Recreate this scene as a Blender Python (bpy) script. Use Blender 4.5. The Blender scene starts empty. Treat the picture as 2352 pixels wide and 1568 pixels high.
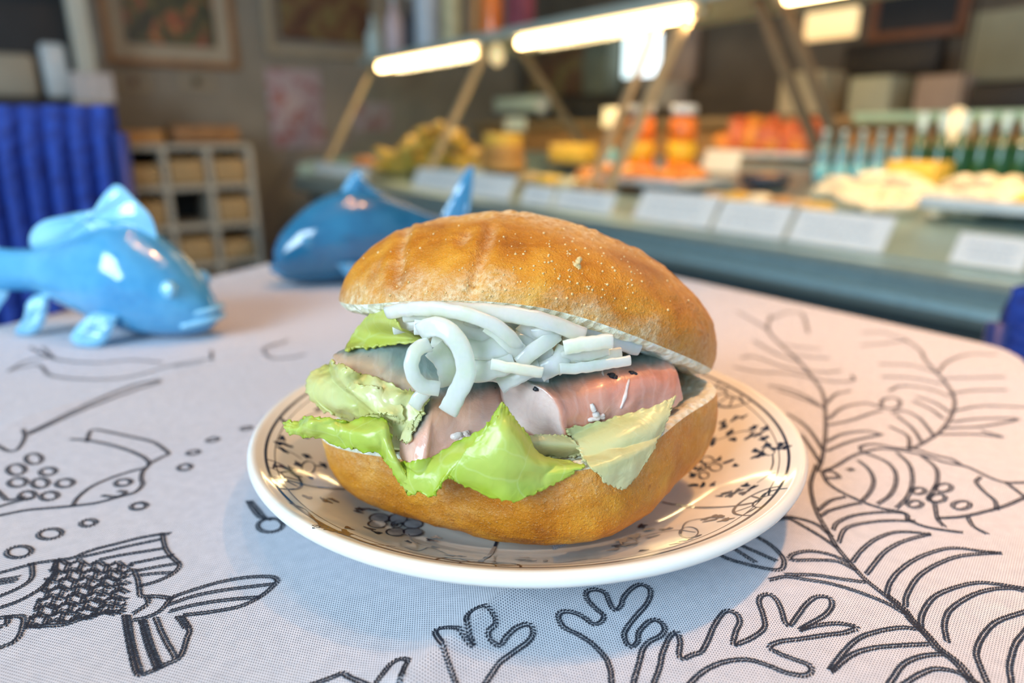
import bpy, math, random
import numpy as np
from mathutils import Vector, Matrix, noise
from mathutils.bvhtree import BVHTree
R = math.radians
sc = bpy.context.scene
COL = sc.collection

# ------------------------------------------------------------------ camera
F = 1568.0; PIT = math.atan2(484, F); CP, SP = math.cos(PIT), math.sin(PIT); ZC = 0.8708
cam = bpy.data.cameras.new('camera'); camo = bpy.data.objects.new('camera', cam); COL.objects.link(camo)
camo.location = (0, 0, ZC); camo.rotation_euler = (math.pi / 2 - PIT, 0, 0)
cam.sensor_width = 36; cam.lens = 24; cam.clip_start = .01; cam.clip_end = 60
cam.dof.use_dof = True; cam.dof.focus_distance = .177; cam.dof.aperture_fstop = 6.2; cam.dof.aperture_blades = 0
sc.camera = camo
# ------------------------------------------------------------------ light
sc.view_settings.view_transform = 'Standard'; sc.view_settings.look = 'None'
sc.view_settings.gamma = 1; sc.view_settings.use_curve_mapping = False
sc.view_settings.exposure = -0.33
w = bpy.data.worlds.new('world'); sc.world = w; w.use_nodes = True
bg = w.node_tree.nodes['Background']; bg.inputs[0].default_value = (.40, .72, 1.0, 1); bg.inputs[1].default_value = 1.15
def light(name, kind, loc, target, energy, color, size=.1, size_y=None):
    l = bpy.data.lights.new(name, kind); o = bpy.data.objects.new(name, l); COL.objects.link(o)
    o.location = loc; o.rotation_euler = (Vector(target) - Vector(loc)).to_track_quat('-Z', 'Y').to_euler()
    l.energy = energy; l.color = color
    if kind == 'AREA':
        l.size = size
        if size_y: l.shape = 'RECTANGLE'; l.size_y = size_y
    else: l.shadow_soft_size = size
    return o
light('window_daylight', 'AREA', (-1.5, -1.3, 1.75), (0, .3, .8), 88, (.66, .86, 1.0), 1.2, 1.1)
for i, (lx, ly, e) in enumerate(((-.16, .30, 2.9), (.24, .20, 4.6), (.60, .48, 11))):
    light('warm_overhead_light', 'POINT', (lx, ly, 2.45), (0, .2, .75), e * 3.0, (1, .50, .18), .025)
for loc, tg, e, ang in (((.48, .36, 2.4), (.30, .30, .75), 150, 24), ((-.10, .75, 2.4), (-.155, .47, .75), 34, 9)):  # two added spots, warming the right cloth and the patch between the fish
    lo = light('warm_overhead_light', 'SPOT', loc, tg, e, (1, .46, .13), .03); lo.data.spot_size = R(ang); lo.data.spot_blend = 1.0
light('shop_ceiling_light', 'AREA', (1.2, 2.9, 2.6), (1.0, 2.9, 0), 14, (1, .68, .38), 1.5)

# ------------------------------------------------------------------ projection helpers (authoring: a pixel of the photo -> a point of the place)
CAM = np.array([0, 0, ZC])
def ray(px, py):
    dx = (px - 1176) / F; dy = (784 - py) / F
    return np.array([dx, CP + dy * SP, -SP + dy * CP])
def atz(px, py, z=.75):
    r = ray(px, py); return CAM + r * (z - ZC) / r[2]
def aty(px, py, y):
    r = ray(px, py); return CAM + r * y / r[1]
U = np.array([-.573, .8195, 0]); U /= np.linalg.norm(U); V = np.array([U[1], -U[0], 0]); O = np.array([.2361, 1.7451, 0])
def atv(px, py, vv):
    r = ray(px, py); return CAM + r * ((vv - (CAM - O) @ V) / (r @ V))
def atu(px, py, uu):
    r = ray(px, py); return CAM + r * ((uu - (CAM - O) @ U) / (r @ U))
def uvz(p): p = np.array(p); return (p - O) @ U, (p - O) @ V, p[2]
def W(u, v, z): return O + U * u + V * v + np.array([0, 0, z])
DS = .12; DZ = .66
def deck(px, py):
    r = ray(px, py); a = ZC - DZ - DS * ((CAM - O) @ V); return CAM + r * (-a / (r[2] - DS * (r @ V)))
def mpp(p): p = np.array(p); return (p[1] * CP - (p[2] - ZC) * SP) / F      # metres per pixel at a point
ROTC = math.atan2(U[1], U[0])                                            # counter frame: local x = along the counter

# ------------------------------------------------------------------ object helpers
def tag(o, label=None, cat=None, group=None, kind=None):
    if label: o['label'] = label
    if cat: o['category'] = cat
    if group: o['group'] = group
    if kind: o['kind'] = kind
    return o
def empty(name, loc, rz=0, label=None, cat=None, group=None):
    o = bpy.data.objects.new(name, None); COL.objects.link(o); o.location = loc; o.rotation_euler = (0, 0, rz)
    o.empty_display_size = .02
    return tag(o, label, cat, group)
def mesh(name, verts, faces, mat, parent=None, smooth=True, midx=None, loc=None, rz=0, cols=None):
    me = bpy.data.meshes.new(name); me.from_pydata([tuple(map(float, v)) for v in verts], [], faces)
    mats = mat if isinstance(mat, (list, tuple)) else [mat]
    for m in mats: me.materials.append(m)
    if midx is not None: me.polygons.foreach_set('material_index', midx)
    if smooth: me.polygons.foreach_set('use_smooth', [True] * len(me.polygons))
    if cols is not None:
        a = me.color_attributes.new('Col', 'FLOAT_COLOR', 'POINT')
        a.data.foreach_set('color', np.c_[np.array(cols, float), np.ones(len(cols))].ravel())
    me.update()
    o = bpy.data.objects.new(name, me); COL.objects.link(o)
    if loc is not None: o.location = loc
    o.rotation_euler = (0, 0, rz)
    if parent: o.parent = parent
    return o
class MB:
    def __init__(s): s.v = []; s.f = []; s.m = []
    def add(s, v, f, m=0):
        n = len(s.v); s.v += [tuple(map(float, p)) for p in v]; s.f += [tuple(i + n for i in q) for q in f]; s.m += [m] * len(f)
    def box(s, c, d, m=0, rz=0, bev=0.0):
        x, y, z = [k / 2 for k in d]; b = min(bev, x * .9, y * .9, z * .9)
        P = []
        if b <= 0:
            P = [(sx * x, sy * y, sz * z) for sz in (-1, 1) for sx, sy in ((-1, -1), (1, -1), (1, 1), (-1, 1))]
            Fc = [(3, 2, 1, 0), (4, 5, 6, 7)] + [(i, (i + 1) % 4, 4 + (i + 1) % 4, 4 + i) for i in range(4)]
        else:
            def ring(rx, ry, zz, bb): return [(sx * rx - sx * bb * (1 - a), sy * ry - sy * bb * (1 - c), zz) for sx, sy, q in ((-1, -1, 0), (1, -1, 1), (1, 1, 2), (-1, 1, 3)) for a, c in (((1, 0), (.7, .7), (0, 1)) if q in (1, 3) else ((0, 1), (.7, .7), (1, 0)))]
            def rr(rx, ry, zz, bb):
                out = []
                for sx, sy, st in ((-1, -1, 180), (1, -1, 270), (1, 1, 0), (-1, 1, 90)):
                    for k in range(4):
                        a = R(st + 30 * k); out.append((sx * (rx - bb) + bb * math.cos(a), sy * (ry - bb) + bb * math.sin(a), zz))
                return out
            lv = [(-z, b), (-z + b * .3, b * .3), (-z + b, 0), (z - b, 0), (z - b * .3, b * .3), (z, b)]
            for zz, ins in lv: P += rr(x - ins, y - ins, zz, max(b - ins * .5, 1e-5))
            n = 16; Fc = [tuple(range(n))[::-1], tuple(5 * n + i for i in range(n))]
            for k in range(5): Fc += [(k * n + i, k * n + (i + 1) % n, (k + 1) * n + (i + 1) % n, (k + 1) * n + i) for i in range(n)]
        cz, sz_ = math.cos(rz), math.sin(rz)
        s.add([(c[0] + p[0] * cz - p[1] * sz_, c[1] + p[0] * sz_ + p[1] * cz, c[2] + p[2]) for p in P], Fc, m)
    def lathe(s, c, prof, n=28, m=0, sx=1, sy=1):
        P = []
        for r, z in prof:
            for i in range(n):
                a = 2 * math.pi * i / n; P.append((c[0] + r * math.cos(a) * sx, c[1] + r * math.sin(a) * sy, c[2] + z))
        Fc = []
        for k in range(len(prof) - 1): Fc += [(k * n + i, k * n + (i + 1) % n, (k + 1) * n + (i + 1) % n, (k + 1) * n + i) for i in range(n)]
        Fc += [tuple(range(n))[::-1], tuple((len(prof) - 1) * n + i for i in range(n))]
        s.add(P, Fc, m)
    def tube(s, path, r, n=10, m=0, flat=1.0):
        path = [np.array(p, float) for p in path]; P = []
        for i, p in enumerate(path):
            t = path[min(i + 1, len(path) - 1)] - path[max(i - 1, 0)]; t = t / (np.linalg.norm(t) + 1e-12)
            a = np.array([0, 0, 1.]) if abs(t[2]) < .9 else np.array([0, 1., 0])
            x = np.cross(t, a); x /= np.linalg.norm(x); y = np.cross(x, t)
            rr = r[i] if isinstance(r, (list, tuple)) else r
            for k in range(n):
                q = 2 * math.pi * k / n; P.append(p + rr * (math.cos(q) * x + flat * math.sin(q) * y))
        L = len(path); Fc = [(k * n + i, k * n + (i + 1) % n, (k + 1) * n + (i + 1) % n, (k + 1) * n + i) for k in range(L - 1) for i in range(n)]
        Fc += [tuple(range(n))[::-1], tuple((L - 1) * n + i for i in range(n))]
        s.add(P, Fc, m)
    def build(s, name, mat, parent=None, smooth=True, loc=None, rz=0):
        return mesh(name, s.v, s.f, mat, parent, smooth, s.m, loc, rz)
def autosmooth(o, ang=35):
    me = o.data; me.set_sharp_from_angle(angle=R(ang)); return o
def nz(p, s=1.0, seed=0): return noise.noise(Vector((p[0] * s + seed * 7.3, p[1] * s - seed * 3.1, p[2] * s + seed)))
def fbm(p, s=1.0, seed=0, oct=4):
    t = 0; a = 1
    for k in range(oct): t += a * nz(p, s, seed + k); s *= 2.03; a *= .5
    return t
def cr(pts, n):
    """Catmull-Rom resample of points (any dim) to n points"""
    P = np.array(pts, float); L = len(P)
    if L == 2: return P[0] + (P[1] - P[0]) * np.linspace(0, 1, n)[:, None]
    E_ = np.vstack([2 * P[0] - P[1], P, 2 * P[-1] - P[-2]]); out = []
    for t in np.linspace(0, L - 1, n):
        i = min(int(t), L - 2); f = t - i; a, b, c, d = E_[i:i + 4]
        out.append(.5 * ((2 * b) + (c - a) * f + (2 * a - 5 * b + 4 * c - d) * f * f + (3 * b - a - 3 * c + d) * f ** 3))
    return np.array(out)

# ------------------------------------------------------------------ materials
def mat(name, col=(.8, .8, .8), rough=.5, metal=0, **k):
    m = bpy.data.materials.new(name); m.use_nodes = True; b = m.node_tree.nodes['Principled BSDF']
    b.inputs['Base Color'].default_value = (*col, 1); b.inputs['Roughness'].default_value = rough; b.inputs['Metallic'].default_value = metal
    for a, v in k.items(): b.inputs[a.replace('_', ' ')].default_value = v
    return m
def nd(m, t, **k):
    n = m.node_tree.nodes.new(t)
    for a, v in k.items(): setattr(n, a, v)
    return n
def ln(m, a, b): m.node_tree.links.new(a, b)
def bs(m): return m.node_tree.nodes['Principled BSDF']
def coord(m, scale=(1, 1, 1), rot=(0, 0, 0)):
    tc = nd(m, 'ShaderNodeTexCoord'); mp = nd(m, 'ShaderNodeMapping'); mp.inputs['Scale'].default_value = scale; mp.inputs['Rotation'].default_value = rot
    ln(m, tc.outputs['Object'], mp.inputs[0]); return mp.outputs[0]
def noisy(m, c, scale, stops, detail=4, rough=.55, dist=0):
    n = nd(m, 'ShaderNodeTexNoise'); n.inputs['Scale'].default_value = scale; n.inputs['Detail'].default_value = detail; n.inputs['Roughness'].default_value = rough; n.inputs['Distortion'].default_value = dist
    ln(m, c, n.inputs['Vector']); r = nd(m, 'ShaderNodeValToRGB'); e = r.color_ramp.elements
    while len(e) < len(stops): e.new(.5)
    for q, (p, cc) in zip(e, stops): q.position = p; q.color = (*cc, 1)
    ln(m, n.outputs[0], r.inputs[0]); return r.outputs[0], n.outputs[0]
def mix(m, fac, a, b, mode='MIX'):
    x = nd(m, 'ShaderNodeMix', data_type='RGBA', blend_type=mode)
    for s, v in ((x.inputs[0], fac), (x.inputs[6], a), (x.inputs[7], b)):
        if hasattr(v, 'links'): ln(m, v, s)
        elif isinstance(v, tuple): s.default_value = (*v, 1)
        else: s.default_value = v
    return x.outputs[2]
def mth(m, op, a, b=None, c=None, clamp=False):
    x = nd(m, 'ShaderNodeMath', operation=op, use_clamp=clamp)
    for s, v in zip(x.inputs, (a, b, c)):
        if v is None: continue
        if hasattr(v, 'links'): ln(m, v, s)
        else: s.default_value = v
    return x.outputs[0]
def bump(m, h, strength=.5, dist=.001, nrm=None):
    b = nd(m, 'ShaderNodeBump'); b.inputs['Strength'].default_value = strength; b.inputs['Distance'].default_value = dist
    ln(m, h, b.inputs['Height'])
    if nrm: ln(m, nrm, b.inputs['Normal'])
    return b.outputs[0]
def simple(name, col, rough=.5, var=.18, scale=18, bmp=.15, metal=0, **k):
    m = mat(name, col, rough, metal, **k); c = coord(m)
    lo = tuple(x * (1 - var) for x in col); hi = tuple(min(1, x * (1 + var)) for x in col)
    cc, h = noisy(m, c, scale, [(.3, lo), (.7, hi)]); ln(m, cc, bs(m).inputs['Base Color'])
    if bmp: ln(m, bump(m, h, bmp, .002), bs(m).inputs['Normal'])
    return m
def emis(name, col, strength):
    m = mat(name, col, .5); c = coord(m); cc, _ = noisy(m, c, 6, [(.2, tuple(x * .9 for x in col)), (.8, col)])
    ln(m, cc, bs(m).inputs['Emission Color']); bs(m).inputs['Emission Strength'].default_value = strength; return m

# cloth
def cloth_material():
    m = mat('woven_tablecloth', (.7, .66, .7), .9); b = bs(m); b.inputs['Sheen Weight'].default_value = .15
    c = coord(m, rot=(0, 0, R(17))); s = nd(m, 'ShaderNodeSeparateXYZ'); ln(m, c, s.inputs[0])
    P = .00078
    yy = mth(m, 'DIVIDE', s.outputs[1], P); row = mth(m, 'FLOOR', yy); par = mth(m, 'MODULO', mth(m, 'ABSOLUTE', row), 2.0)
    xx = mth(m, 'ADD', mth(m, 'DIVIDE', s.outputs[0], P * .85), mth(m, 'MULTIPLY', par, .5))
    fx = mth(m, 'SUBTRACT', mth(m, 'FRACT', xx), .5); fy = mth(m, 'SUBTRACT', mth(m, 'FRACT', yy), .5)
    d = mth(m, 'SQRT', mth(m, 'ADD', mth(m, 'POWER', mth(m, 'ADD', fx, mth(m, 'MULTIPLY', fy, .35)), 2.0), mth(m, 'MULTIPLY', mth(m, 'POWER', fy, 2.0), .55)))
    hole = nd(m, 'ShaderNodeMapRange', interpolation_type='SMOOTHSTEP'); hole.inputs[1].default_value = .12; hole.inputs[2].default_value = .30; ln(m, d, hole.inputs[0])
    base, h2 = noisy(m, c, 260, [(.3, (.60, .62, .70)), (.7, (.71, .72, .80))], 5)
    big, _ = noisy(m, c, 9, [(.35, (.97, .98, 1.0)), (.7, (1.0, .965, .93))])
    base = mix(m, 1.0, base, big, 'MULTIPLY')
    col = mix(m, hole.outputs[0], (.075, .085, .13), base); ln(m, col, b.inputs['Base Color'])
    hh = mth(m, 'ADD', hole.outputs[0], mth(m, 'MULTIPLY', h2, .5))
    ln(m, bump(m, hh, .5, .0003), b.inputs['Normal']); return m
M = {}
M['cloth'] = cloth_material()
M['thread'] = simple('dark_thread', (.016, .020, .035), .9, .3, 900, .2)
M['porcelain'] = mat('porcelain_glaze', (.80, .80, .76), .09, Coat_Weight=.15, Coat_Roughness=.02)
_c = coord(M['porcelain']); _a, _h = noisy(M['porcelain'], _c, 30, [(.3, (.80, .785, .73)), (.7, (.86, .85, .80))]); ln(M['porcelain'], _a, bs(M['porcelain']).inputs['Base Color'])
_w = nd(M['porcelain'], 'ShaderNodeTexNoise'); _w.inputs['Scale'].default_value = 45; ln(M['porcelain'], _c, _w.inputs[0]); ln(M['porcelain'], bump(M['porcelain'], _w.outputs[0], .06, .002), bs(M['porcelain']).inputs['Normal'])
M['cobalt'] = simple('cobalt_print', (.020, .035, .075), .08, .35, 400, 0, Coat_Weight=.6)
M['cobalt_pale'] = simple('cobalt_wash', (.42, .45, .50), .08, .3, 300, 0, Coat_Weight=.6)

def crust_material():
    m = mat('bread_crust', (.6, .3, .08), .42); b = bs(m); b.inputs['Subsurface Weight'].default_value = .0; b.inputs['Specular IOR Level'].default_value = .35
    c = coord(m)
    c1, n1 = noisy(m, c, 55, [(.25, (.38, .105, .006)), (.45, (.58, .20, .012)), (.62, (.70, .29, .025)), (.8, (.80, .44, .08))], 6, .6, .4)
    at_ = nd(m, 'ShaderNodeAttribute', attribute_name='Col'); sp = nd(m, 'ShaderNodeSeparateColor'); ln(m, at_.outputs[0], sp.inputs[0])
    c2, n2 = noisy(m, c, 520, [(.35, (.70, .48, .22)), (.65, (.95, .80, .52))], 3, .7)
    # floury / pale patches: red channel, burnt patches and darkening to the right: green channel
    f = mth(m, 'MULTIPLY', sp.outputs[0], mth(m, 'ADD', mth(m, 'MULTIPLY', n2, 1.6), -.25, clamp=True), clamp=True)
    col = mix(m, f, c1, c2)
    col = mix(m, mth(m, 'MULTIPLY', sp.outputs[1], .85), col, (.30, .085, .018))
    sp3, n3 = noisy(m, c, 1500, [(.60, (0, 0, 0)), (.68, (1, 1, 1))], 2, .6)
    col = mix(m, mth(m, 'MULTIPLY', sp3, .18), col, (.95, .75, .42))
    sp4, n4 = noisy(m, c, 330, [(.66, (0, 0, 0)), (.76, (1, 1, 1))], 3, .6)
    col = mix(m, mth(m, 'MULTIPLY', sp4, .7), col, (.36, .10, .015))
    ln(m, col, b.inputs['Base Color'])
    h = mth(m, 'ADD', mth(m, 'MULTIPLY', n2, .5), mth(m, 'MULTIPLY', n3, .4))
    nr = bump(m, h, 1.0, .0009); nr = bump(m, n1, .3, .003, nr); ln(m, nr, b.inputs['Normal']); return m
M['crust'] = crust_material()
def crumb_material():
    m = mat('bread_crumb', (.86, .80, .66), .85); b = bs(m); b.inputs['Subsurface Weight'].default_value = .25; b.inputs['Subsurface Radius'].default_value = (.004, .003, .002); b.inputs['Subsurface Scale'].default_value = .6
    c = coord(m); cc, n1 = noisy(m, c, 300, [(.3, (.70, .58, .36)), (.5, (.88, .81, .62)), (.7, (.95, .92, .82))], 5, .65)
    v = nd(m, 'ShaderNodeTexVoronoi'); v.inputs['Scale'].default_value = 420; ln(m, c, v.inputs[0])
    ln(m, cc, b.inputs['Base Color']); ln(m, bump(m, mth(m, 'ADD', n1, v.outputs[0]), .9, .0012), b.inputs['Normal']); return m
M['crumb'] = crumb_material()
def leaf_material(name, pale, green, vein=(.85, .93, .50), t=.35):
    m = mat(name, green, .28); b = bs(m); c = coord(m)
    cc, n = noisy(m, c, 42, [(.3, green), (.68, pale)], 4, .5, .6)
    at_ = nd(m, 'ShaderNodeAttribute', attribute_name='Col'); sp = nd(m, 'ShaderNodeSeparateColor'); ln(m, at_.outputs[0], sp.inputs[0])
    cc = mix(m, sp.outputs[0], cc, tuple(x * .55 for x in green) if False else green)
    cc = mix(m, sp.outputs[1], cc, pale)
    v = nd(m, 'ShaderNodeTexVoronoi', feature='DISTANCE_TO_EDGE'); v.inputs['Scale'].default_value = 85; dst = nd(m, 'ShaderNodeTexNoise'); dst.inputs['Scale'].default_value = 60; ln(m, c, dst.inputs[0]); va_ = nd(m, 'ShaderNodeVectorMath', operation='MULTIPLY_ADD'); ln(m, dst.outputs[1], va_.inputs[0]); va_.inputs[1].default_value = (.012, .012, .012); ln(m, c, va_.inputs[2]); ln(m, va_.outputs[0], v.inputs[0])
    vr = nd(m, 'ShaderNodeMapRange'); vr.inputs[1].default_value = 0; vr.inputs[2].default_value = .035; vr.inputs[3].default_value = 1; vr.inputs[4].default_value = 0; ln(m, v.outputs[0], vr.inputs[0])
    cc = mix(m, mth(m, 'MULTIPLY', vr.outputs[0], .20), cc, vein)
    ln(m, cc, b.inputs['Base Color']); b.inputs['Coat Weight'].default_value = .25; b.inputs['Coat Roughness'].default_value = .2
    n9 = nd(m, 'ShaderNodeTexNoise'); n9.inputs['Scale'].default_value = 240; n9.inputs['Distortion'].default_value = 1.2; ln(m, c, n9.inputs[0])
    ln(m, bump(m, n9.outputs[0], .3, .0007, bump(m, n, .5, .003)), b.inputs['Normal'])
    tr = nd(m, 'ShaderNodeBsdfTranslucent'); ln(m, cc, tr.inputs[0]); mx = nd(m, 'ShaderNodeMixShader'); mx.inputs[0].default_value = t * .8
    out = m.node_tree.nodes['Material Output']; ln(m, b.outputs[0], mx.inputs[1]); ln(m, tr.outputs[0], mx.inputs[2]); ln(m, mx.outputs[0], out.inputs[0]); return m
M['leaf_green'] = leaf_material('lettuce_green', (.68, .74, .17), (.42, .58, .012))
M['leaf_yellow'] = leaf_material('lettuce_yellow', (.72, .72, .22), (.56, .58, .02))
M['leaf_pale'] = leaf_material('lettuce_pale', (.76, .70, .38), (.62, .57, .22), (.75, .74, .45), .25)
M['leaf_heart'] = leaf_material('lettuce_heart', (.84, .80, .46), (.72, .70, .14))
def onion_material():
    m = mat('onion_flesh', (.80, .87, .76), .22, IOR=1.36); b = bs(m); b.inputs['Subsurface Weight'].default_value = .9; b.inputs['Subsurface Radius'].default_value = (.007, .008, .006); b.inputs['Subsurface Scale'].default_value = 1.0
    c = coord(m); cc, n = noisy(m, c, 160, [(.3, (.82, .89, .62)), (.7, (1.0, 1.0, .80))], 4); ln(m, cc, b.inputs['Base Color'])
    b.inputs['Coat Weight'].default_value = .25; b.inputs['Coat Roughness'].default_value = .2
    w_ = nd(m, 'ShaderNodeTexWave'); w_.inputs['Scale'].default_value = 260; w_.inputs['Distortion'].default_value = 3; ln(m, c, w_.inputs[0])
    ln(m, bump(m, mth(m, 'ADD', n, mth(m, 'MULTIPLY', w_.outputs[1], .12)), .25, .0005), b.inputs['Normal'])
    b.inputs['Transmission Weight'].default_value = .22; return m
M['onion'] = onion_material()
def herring_material():
    m = mat('herring_flesh', (.75, .5, .42), .28); b = bs(m); b.inputs['Subsurface Weight'].default_value = .35; b.inputs['Subsurface Radius'].default_value = (.006, .003, .002); b.inputs['Subsurface Scale'].default_value = .7
    b.inputs['Coat Weight'].default_value = .5; b.inputs['Coat Roughness'].default_value = .15
    c = coord(m); at_ = nd(m, 'ShaderNodeAttribute', attribute_name='Col')
    v1, n = noisy(m, c, 110, [(.3, (.80, .74, .74)), (.7, (1.0, .99, .98))], 6, .6, 1.2)
    cc = mix(m, 1.0, at_.outputs[0], v1, 'MULTIPLY')
    w_ = nd(m, 'ShaderNodeTexWave'); w_.inputs['Scale'].default_value = 70; w_.inputs['Distortion'].default_value = 9; w_.inputs['Detail'].default_value = 3; ln(m, c, w_.inputs[0])
    wr = nd(m, 'ShaderNodeMapRange'); wr.inputs[1].default_value = .80; wr.inputs[2].default_value = .98; ln(m, w_.outputs[1], wr.inputs[0])
    cc = mix(m, mth(m, 'MULTIPLY', wr.outputs[0], .07), cc, (.90, .80, .78))
    v2, n2 = noisy(m, c, 900, [(.70, (0, 0, 0)), (.74, (1, 1, 1))], 2)
    sp = nd(m, 'ShaderNodeSeparateColor'); ln(m, at_.outputs[0], sp.inputs[0]); dark = mth(m, 'LESS_THAN', sp.outputs[0], .42)
    cc = mix(m, mth(m, 'MULTIPLY', v2, mth(m, 'MULTIPLY', dark, .8)), cc, (.03, .035, .05))
    ln(m, cc, b.inputs['Base Color']); ln(m, bump(m, mth(m, 'ADD', n, mth(m, 'MULTIPLY', w_.outputs[1], .06)), .4, .0010), b.inputs['Normal']); return m
M['herring'] = herring_material()
M['pepper'] = simple('black_spice', (.012, .013, .02), .35, .4, 900, .4)
M['shred'] = simple('fish_shred', (.90, .66, .56), .3, .1, 400, .3, Subsurface_Weight=.2)
def glaze(name, deep, light_, scale, spec=.12):
    m = mat(name, deep, .16); b = bs(m); b.inputs['Coat Weight'].default_value = 1; b.inputs['Coat Roughness'].default_value = .03
    c = coord(m); cc, n = noisy(m, c, 35, [(.3, deep), (.72, light_)], 4, .5)
    v = nd(m, 'ShaderNodeTexVoronoi', feature='SMOOTH_F1'); v.inputs['Scale'].default_value = scale; ln(m, c, v.inputs[0])
    cc = mix(m, mth(m, 'MULTIPLY', v.outputs[0], .55), cc, light_)
    ln(m, cc, b.inputs['Base Color']); nr = bump(m, mth(m, 'ADD', v.outputs[0], n), spec, .0012); ln(m, nr, b.inputs['Normal']); ln(m, nr, b.inputs['Coat Normal']); return m
M['glaze_sky'] = glaze('sky_blue_glaze', (.025, .24, .52), (.11, .42, .70), 230, .3)
M['glaze_pale'] = glaze('pale_blue_glaze', (.13, .45, .74), (.34, .68, .88), 160)
M['glaze_navy'] = glaze('deep_blue_glaze', (.008, .095, .22), (.02, .18, .34), 120, .1)
M['glaze_fin'] = glaze('fin_blue_glaze', (.02, .17, .36), (.08, .34, .58), 90, .06)

# ------------------------------------------------------------------ setting: floor, walls
m_floor = simple('stone_floor', (.20, .17, .14), .5, .2, 3, .1)
m_wall = simple('greige_wall', (.26, .225, .18), .8, .14, 5, .2)
m_dwall = simple('brown_wall', (.105, .085, .06), .8, .3, 4, .2)
UE, VB = 2.85, 1.75
def ubox(name, u0, u1, v0, v1, z0, z1, m, parent=None, bev=0):
    """box aligned with the counter, given in counter coordinates"""
    c = W((u0 + u1) / 2, (v0 + v1) / 2, (z0 + z1) / 2); b = MB(); b.box((0, 0, 0), (abs(u1 - u0), abs(v1 - v0), abs(z1 - z0)), 0, 0, bev)
    o = b.build(name, m, None, bev > 0)
    o.location = c; o.rotation_euler = (0, 0, ROTC)
    if bev: autosmooth(o, 50)
    if parent:
        o.parent = parent; o.matrix_parent_inverse = Matrix.Identity(4)
        L = parent_inv(parent) @ Matrix.LocRotScale(Vector(c), Matrix.Rotation(ROTC, 3, 'Z').to_quaternion(), None)
        o.matrix_basis = L
    return o
def parent_inv(p): return (Matrix.Translation(p.location) @ p.rotation_euler.to_matrix().to_4x4()).inverted()
def under(o, p):
    """hang a world-placed object under parent p, keeping its place"""
    w_ = Matrix.Translation(o.location) @ o.rotation_euler.to_matrix().to_4x4(); o.parent = p; o.matrix_basis = parent_inv(p) @ w_; return o
def struct(o): o['kind'] = 'structure'; return o
struct(ubox('floor', -3.2, UE + .1, -3.4, VB + .1, -.08, 0, m_floor))
struct(ubox('ceiling', -2.4, UE + .1, -3.4, VB + .1, 2.72, 2.8, simple('ceiling_paint', (.45, .42, .36), .9, .05, 4, 0)))
struct(ubox('wall_back', UE, UE + .1, -3.4, VB + .1, 0, 2.7, m_wall))
struct(ubox('wall_right', -3.2, UE, VB, VB + .1, 0, 2.7, m_dwall))

# ------------------------------------------------------------------ table + cloth
Fc_ = np.array([-.105, .921]); Rc = np.array([.289, .3755]); d1 = np.array([-.414, -.91]); d2 = np.array([-.429, -.903])
poly = [Fc_, Rc, Rc + d2 * .62, Fc_ + d1 * 1.22]; rad = [.05, .03, .03, .03]
def round_poly(poly, rad, n=10):
    out = []
    for i, p in enumerate(poly):
        a = poly[i - 1] - p; b = poly[(i + 1) % len(poly)] - p; la, lb = np.linalg.norm(a), np.linalg.norm(b); a = a / la; b = b / lb
        half = math.acos(np.clip(a @ b, -1, 1)) / 2; t = rad[i] / math.tan(half)
        A, B = p + a * t, p + b * t
        for k in range(n + 1):
            s = k / n; out.append((1 - s) ** 2 * A + 2 * s * (1 - s) * p + s * s * B)
        e = poly[(i + 1) % len(poly)]
        for s in np.linspace(.03, .97, 60):
            q = B + (e - B) * s
            if (e - q) @ b > rad[(i + 1) % len(poly)] * 2.2: out.append(q)
    return np.array(out)
edge = round_poly(poly, rad)
def pseg(p, a, b):
    ab = b - a; t = np.clip((p - a) @ ab / (ab @ ab), 0, 1); q = a + ab * t; s = (ab[0] * (p[1] - a[1]) - ab[1] * (p[0] - a[0])) / np.linalg.norm(ab)
    return np.linalg.norm(p - q), s, t
CRE = [(atz(0, 985)[:2], atz(620, 800)[:2], .0028, .006), (atz(930, 1600)[:2], atz(1400, 1185)[:2], .0060, .010), (atz(1560, 745)[:2], atz(1650, 668)[:2], .003, .012), (atz(200, 985)[:2], atz(600, 965)[:2], -.0008, .02)]
def hz(x, y):
    p = np.array([x, y]); h = .0006 * nz((x, y, 0), 9, 3) + .0003 * nz((x, y, 0), 30, 5)
    for a, b, H, wd in CRE:
        d, s, t = pseg(p, a, b); d = min(d, 5 * wd)
        h += H * math.exp(-d / wd)
    return h
def cloth():
    c = np.array([-.02, .22]); n = len(edge); rings = [0.0] + list(np.linspace(.02, 1, 150)); vs = []
    for k, s in enumerate(rings):
        for e in edge:
            p = c + (e - c) * s; vs.append((p[0], p[1], .75 + hz(p[0], p[1]) * (1 if s < .97 else (1 - s) / .03)))
    K = len(rings)
    nrm = []
    for i in range(n):
        t = edge[(i + 1) % n] - edge[i - 1]; t /= np.linalg.norm(t); nrm.append(np.array([-t[1], t[0]]) if True else t)
    if (nrm[0] @ (edge[0] - c)) < 0: nrm = [-q for q in nrm]
    for k, (o_, z) in enumerate(((.003, .7485), (.0045, .744), (.006, .72), (.010, .66), (.014, .58), (.017, .50))):
        for i in range(n):
            wv = .006 * math.sin(i * .23) * min(1, k / 3); p = edge[i] + nrm[i] * (o_ + wv); vs.append((p[0], p[1], z))
    fs = [(k * n + i, k * n + (i + 1) % n, (k + 1) * n + (i + 1) % n, (k + 1) * n + i) for k in range(K + 5) for i in range(n)]
    v = np.array(vs); a = v[fs[n * 50][1]] - v[fs[n * 50][0]]; b = v[fs[n * 50][2]] - v[fs[n * 50][1]]
    if np.cross(a, b)[2] < 0: fs = [f[::-1] for f in fs]
    return vs, fs
cv, cf = cloth()

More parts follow.
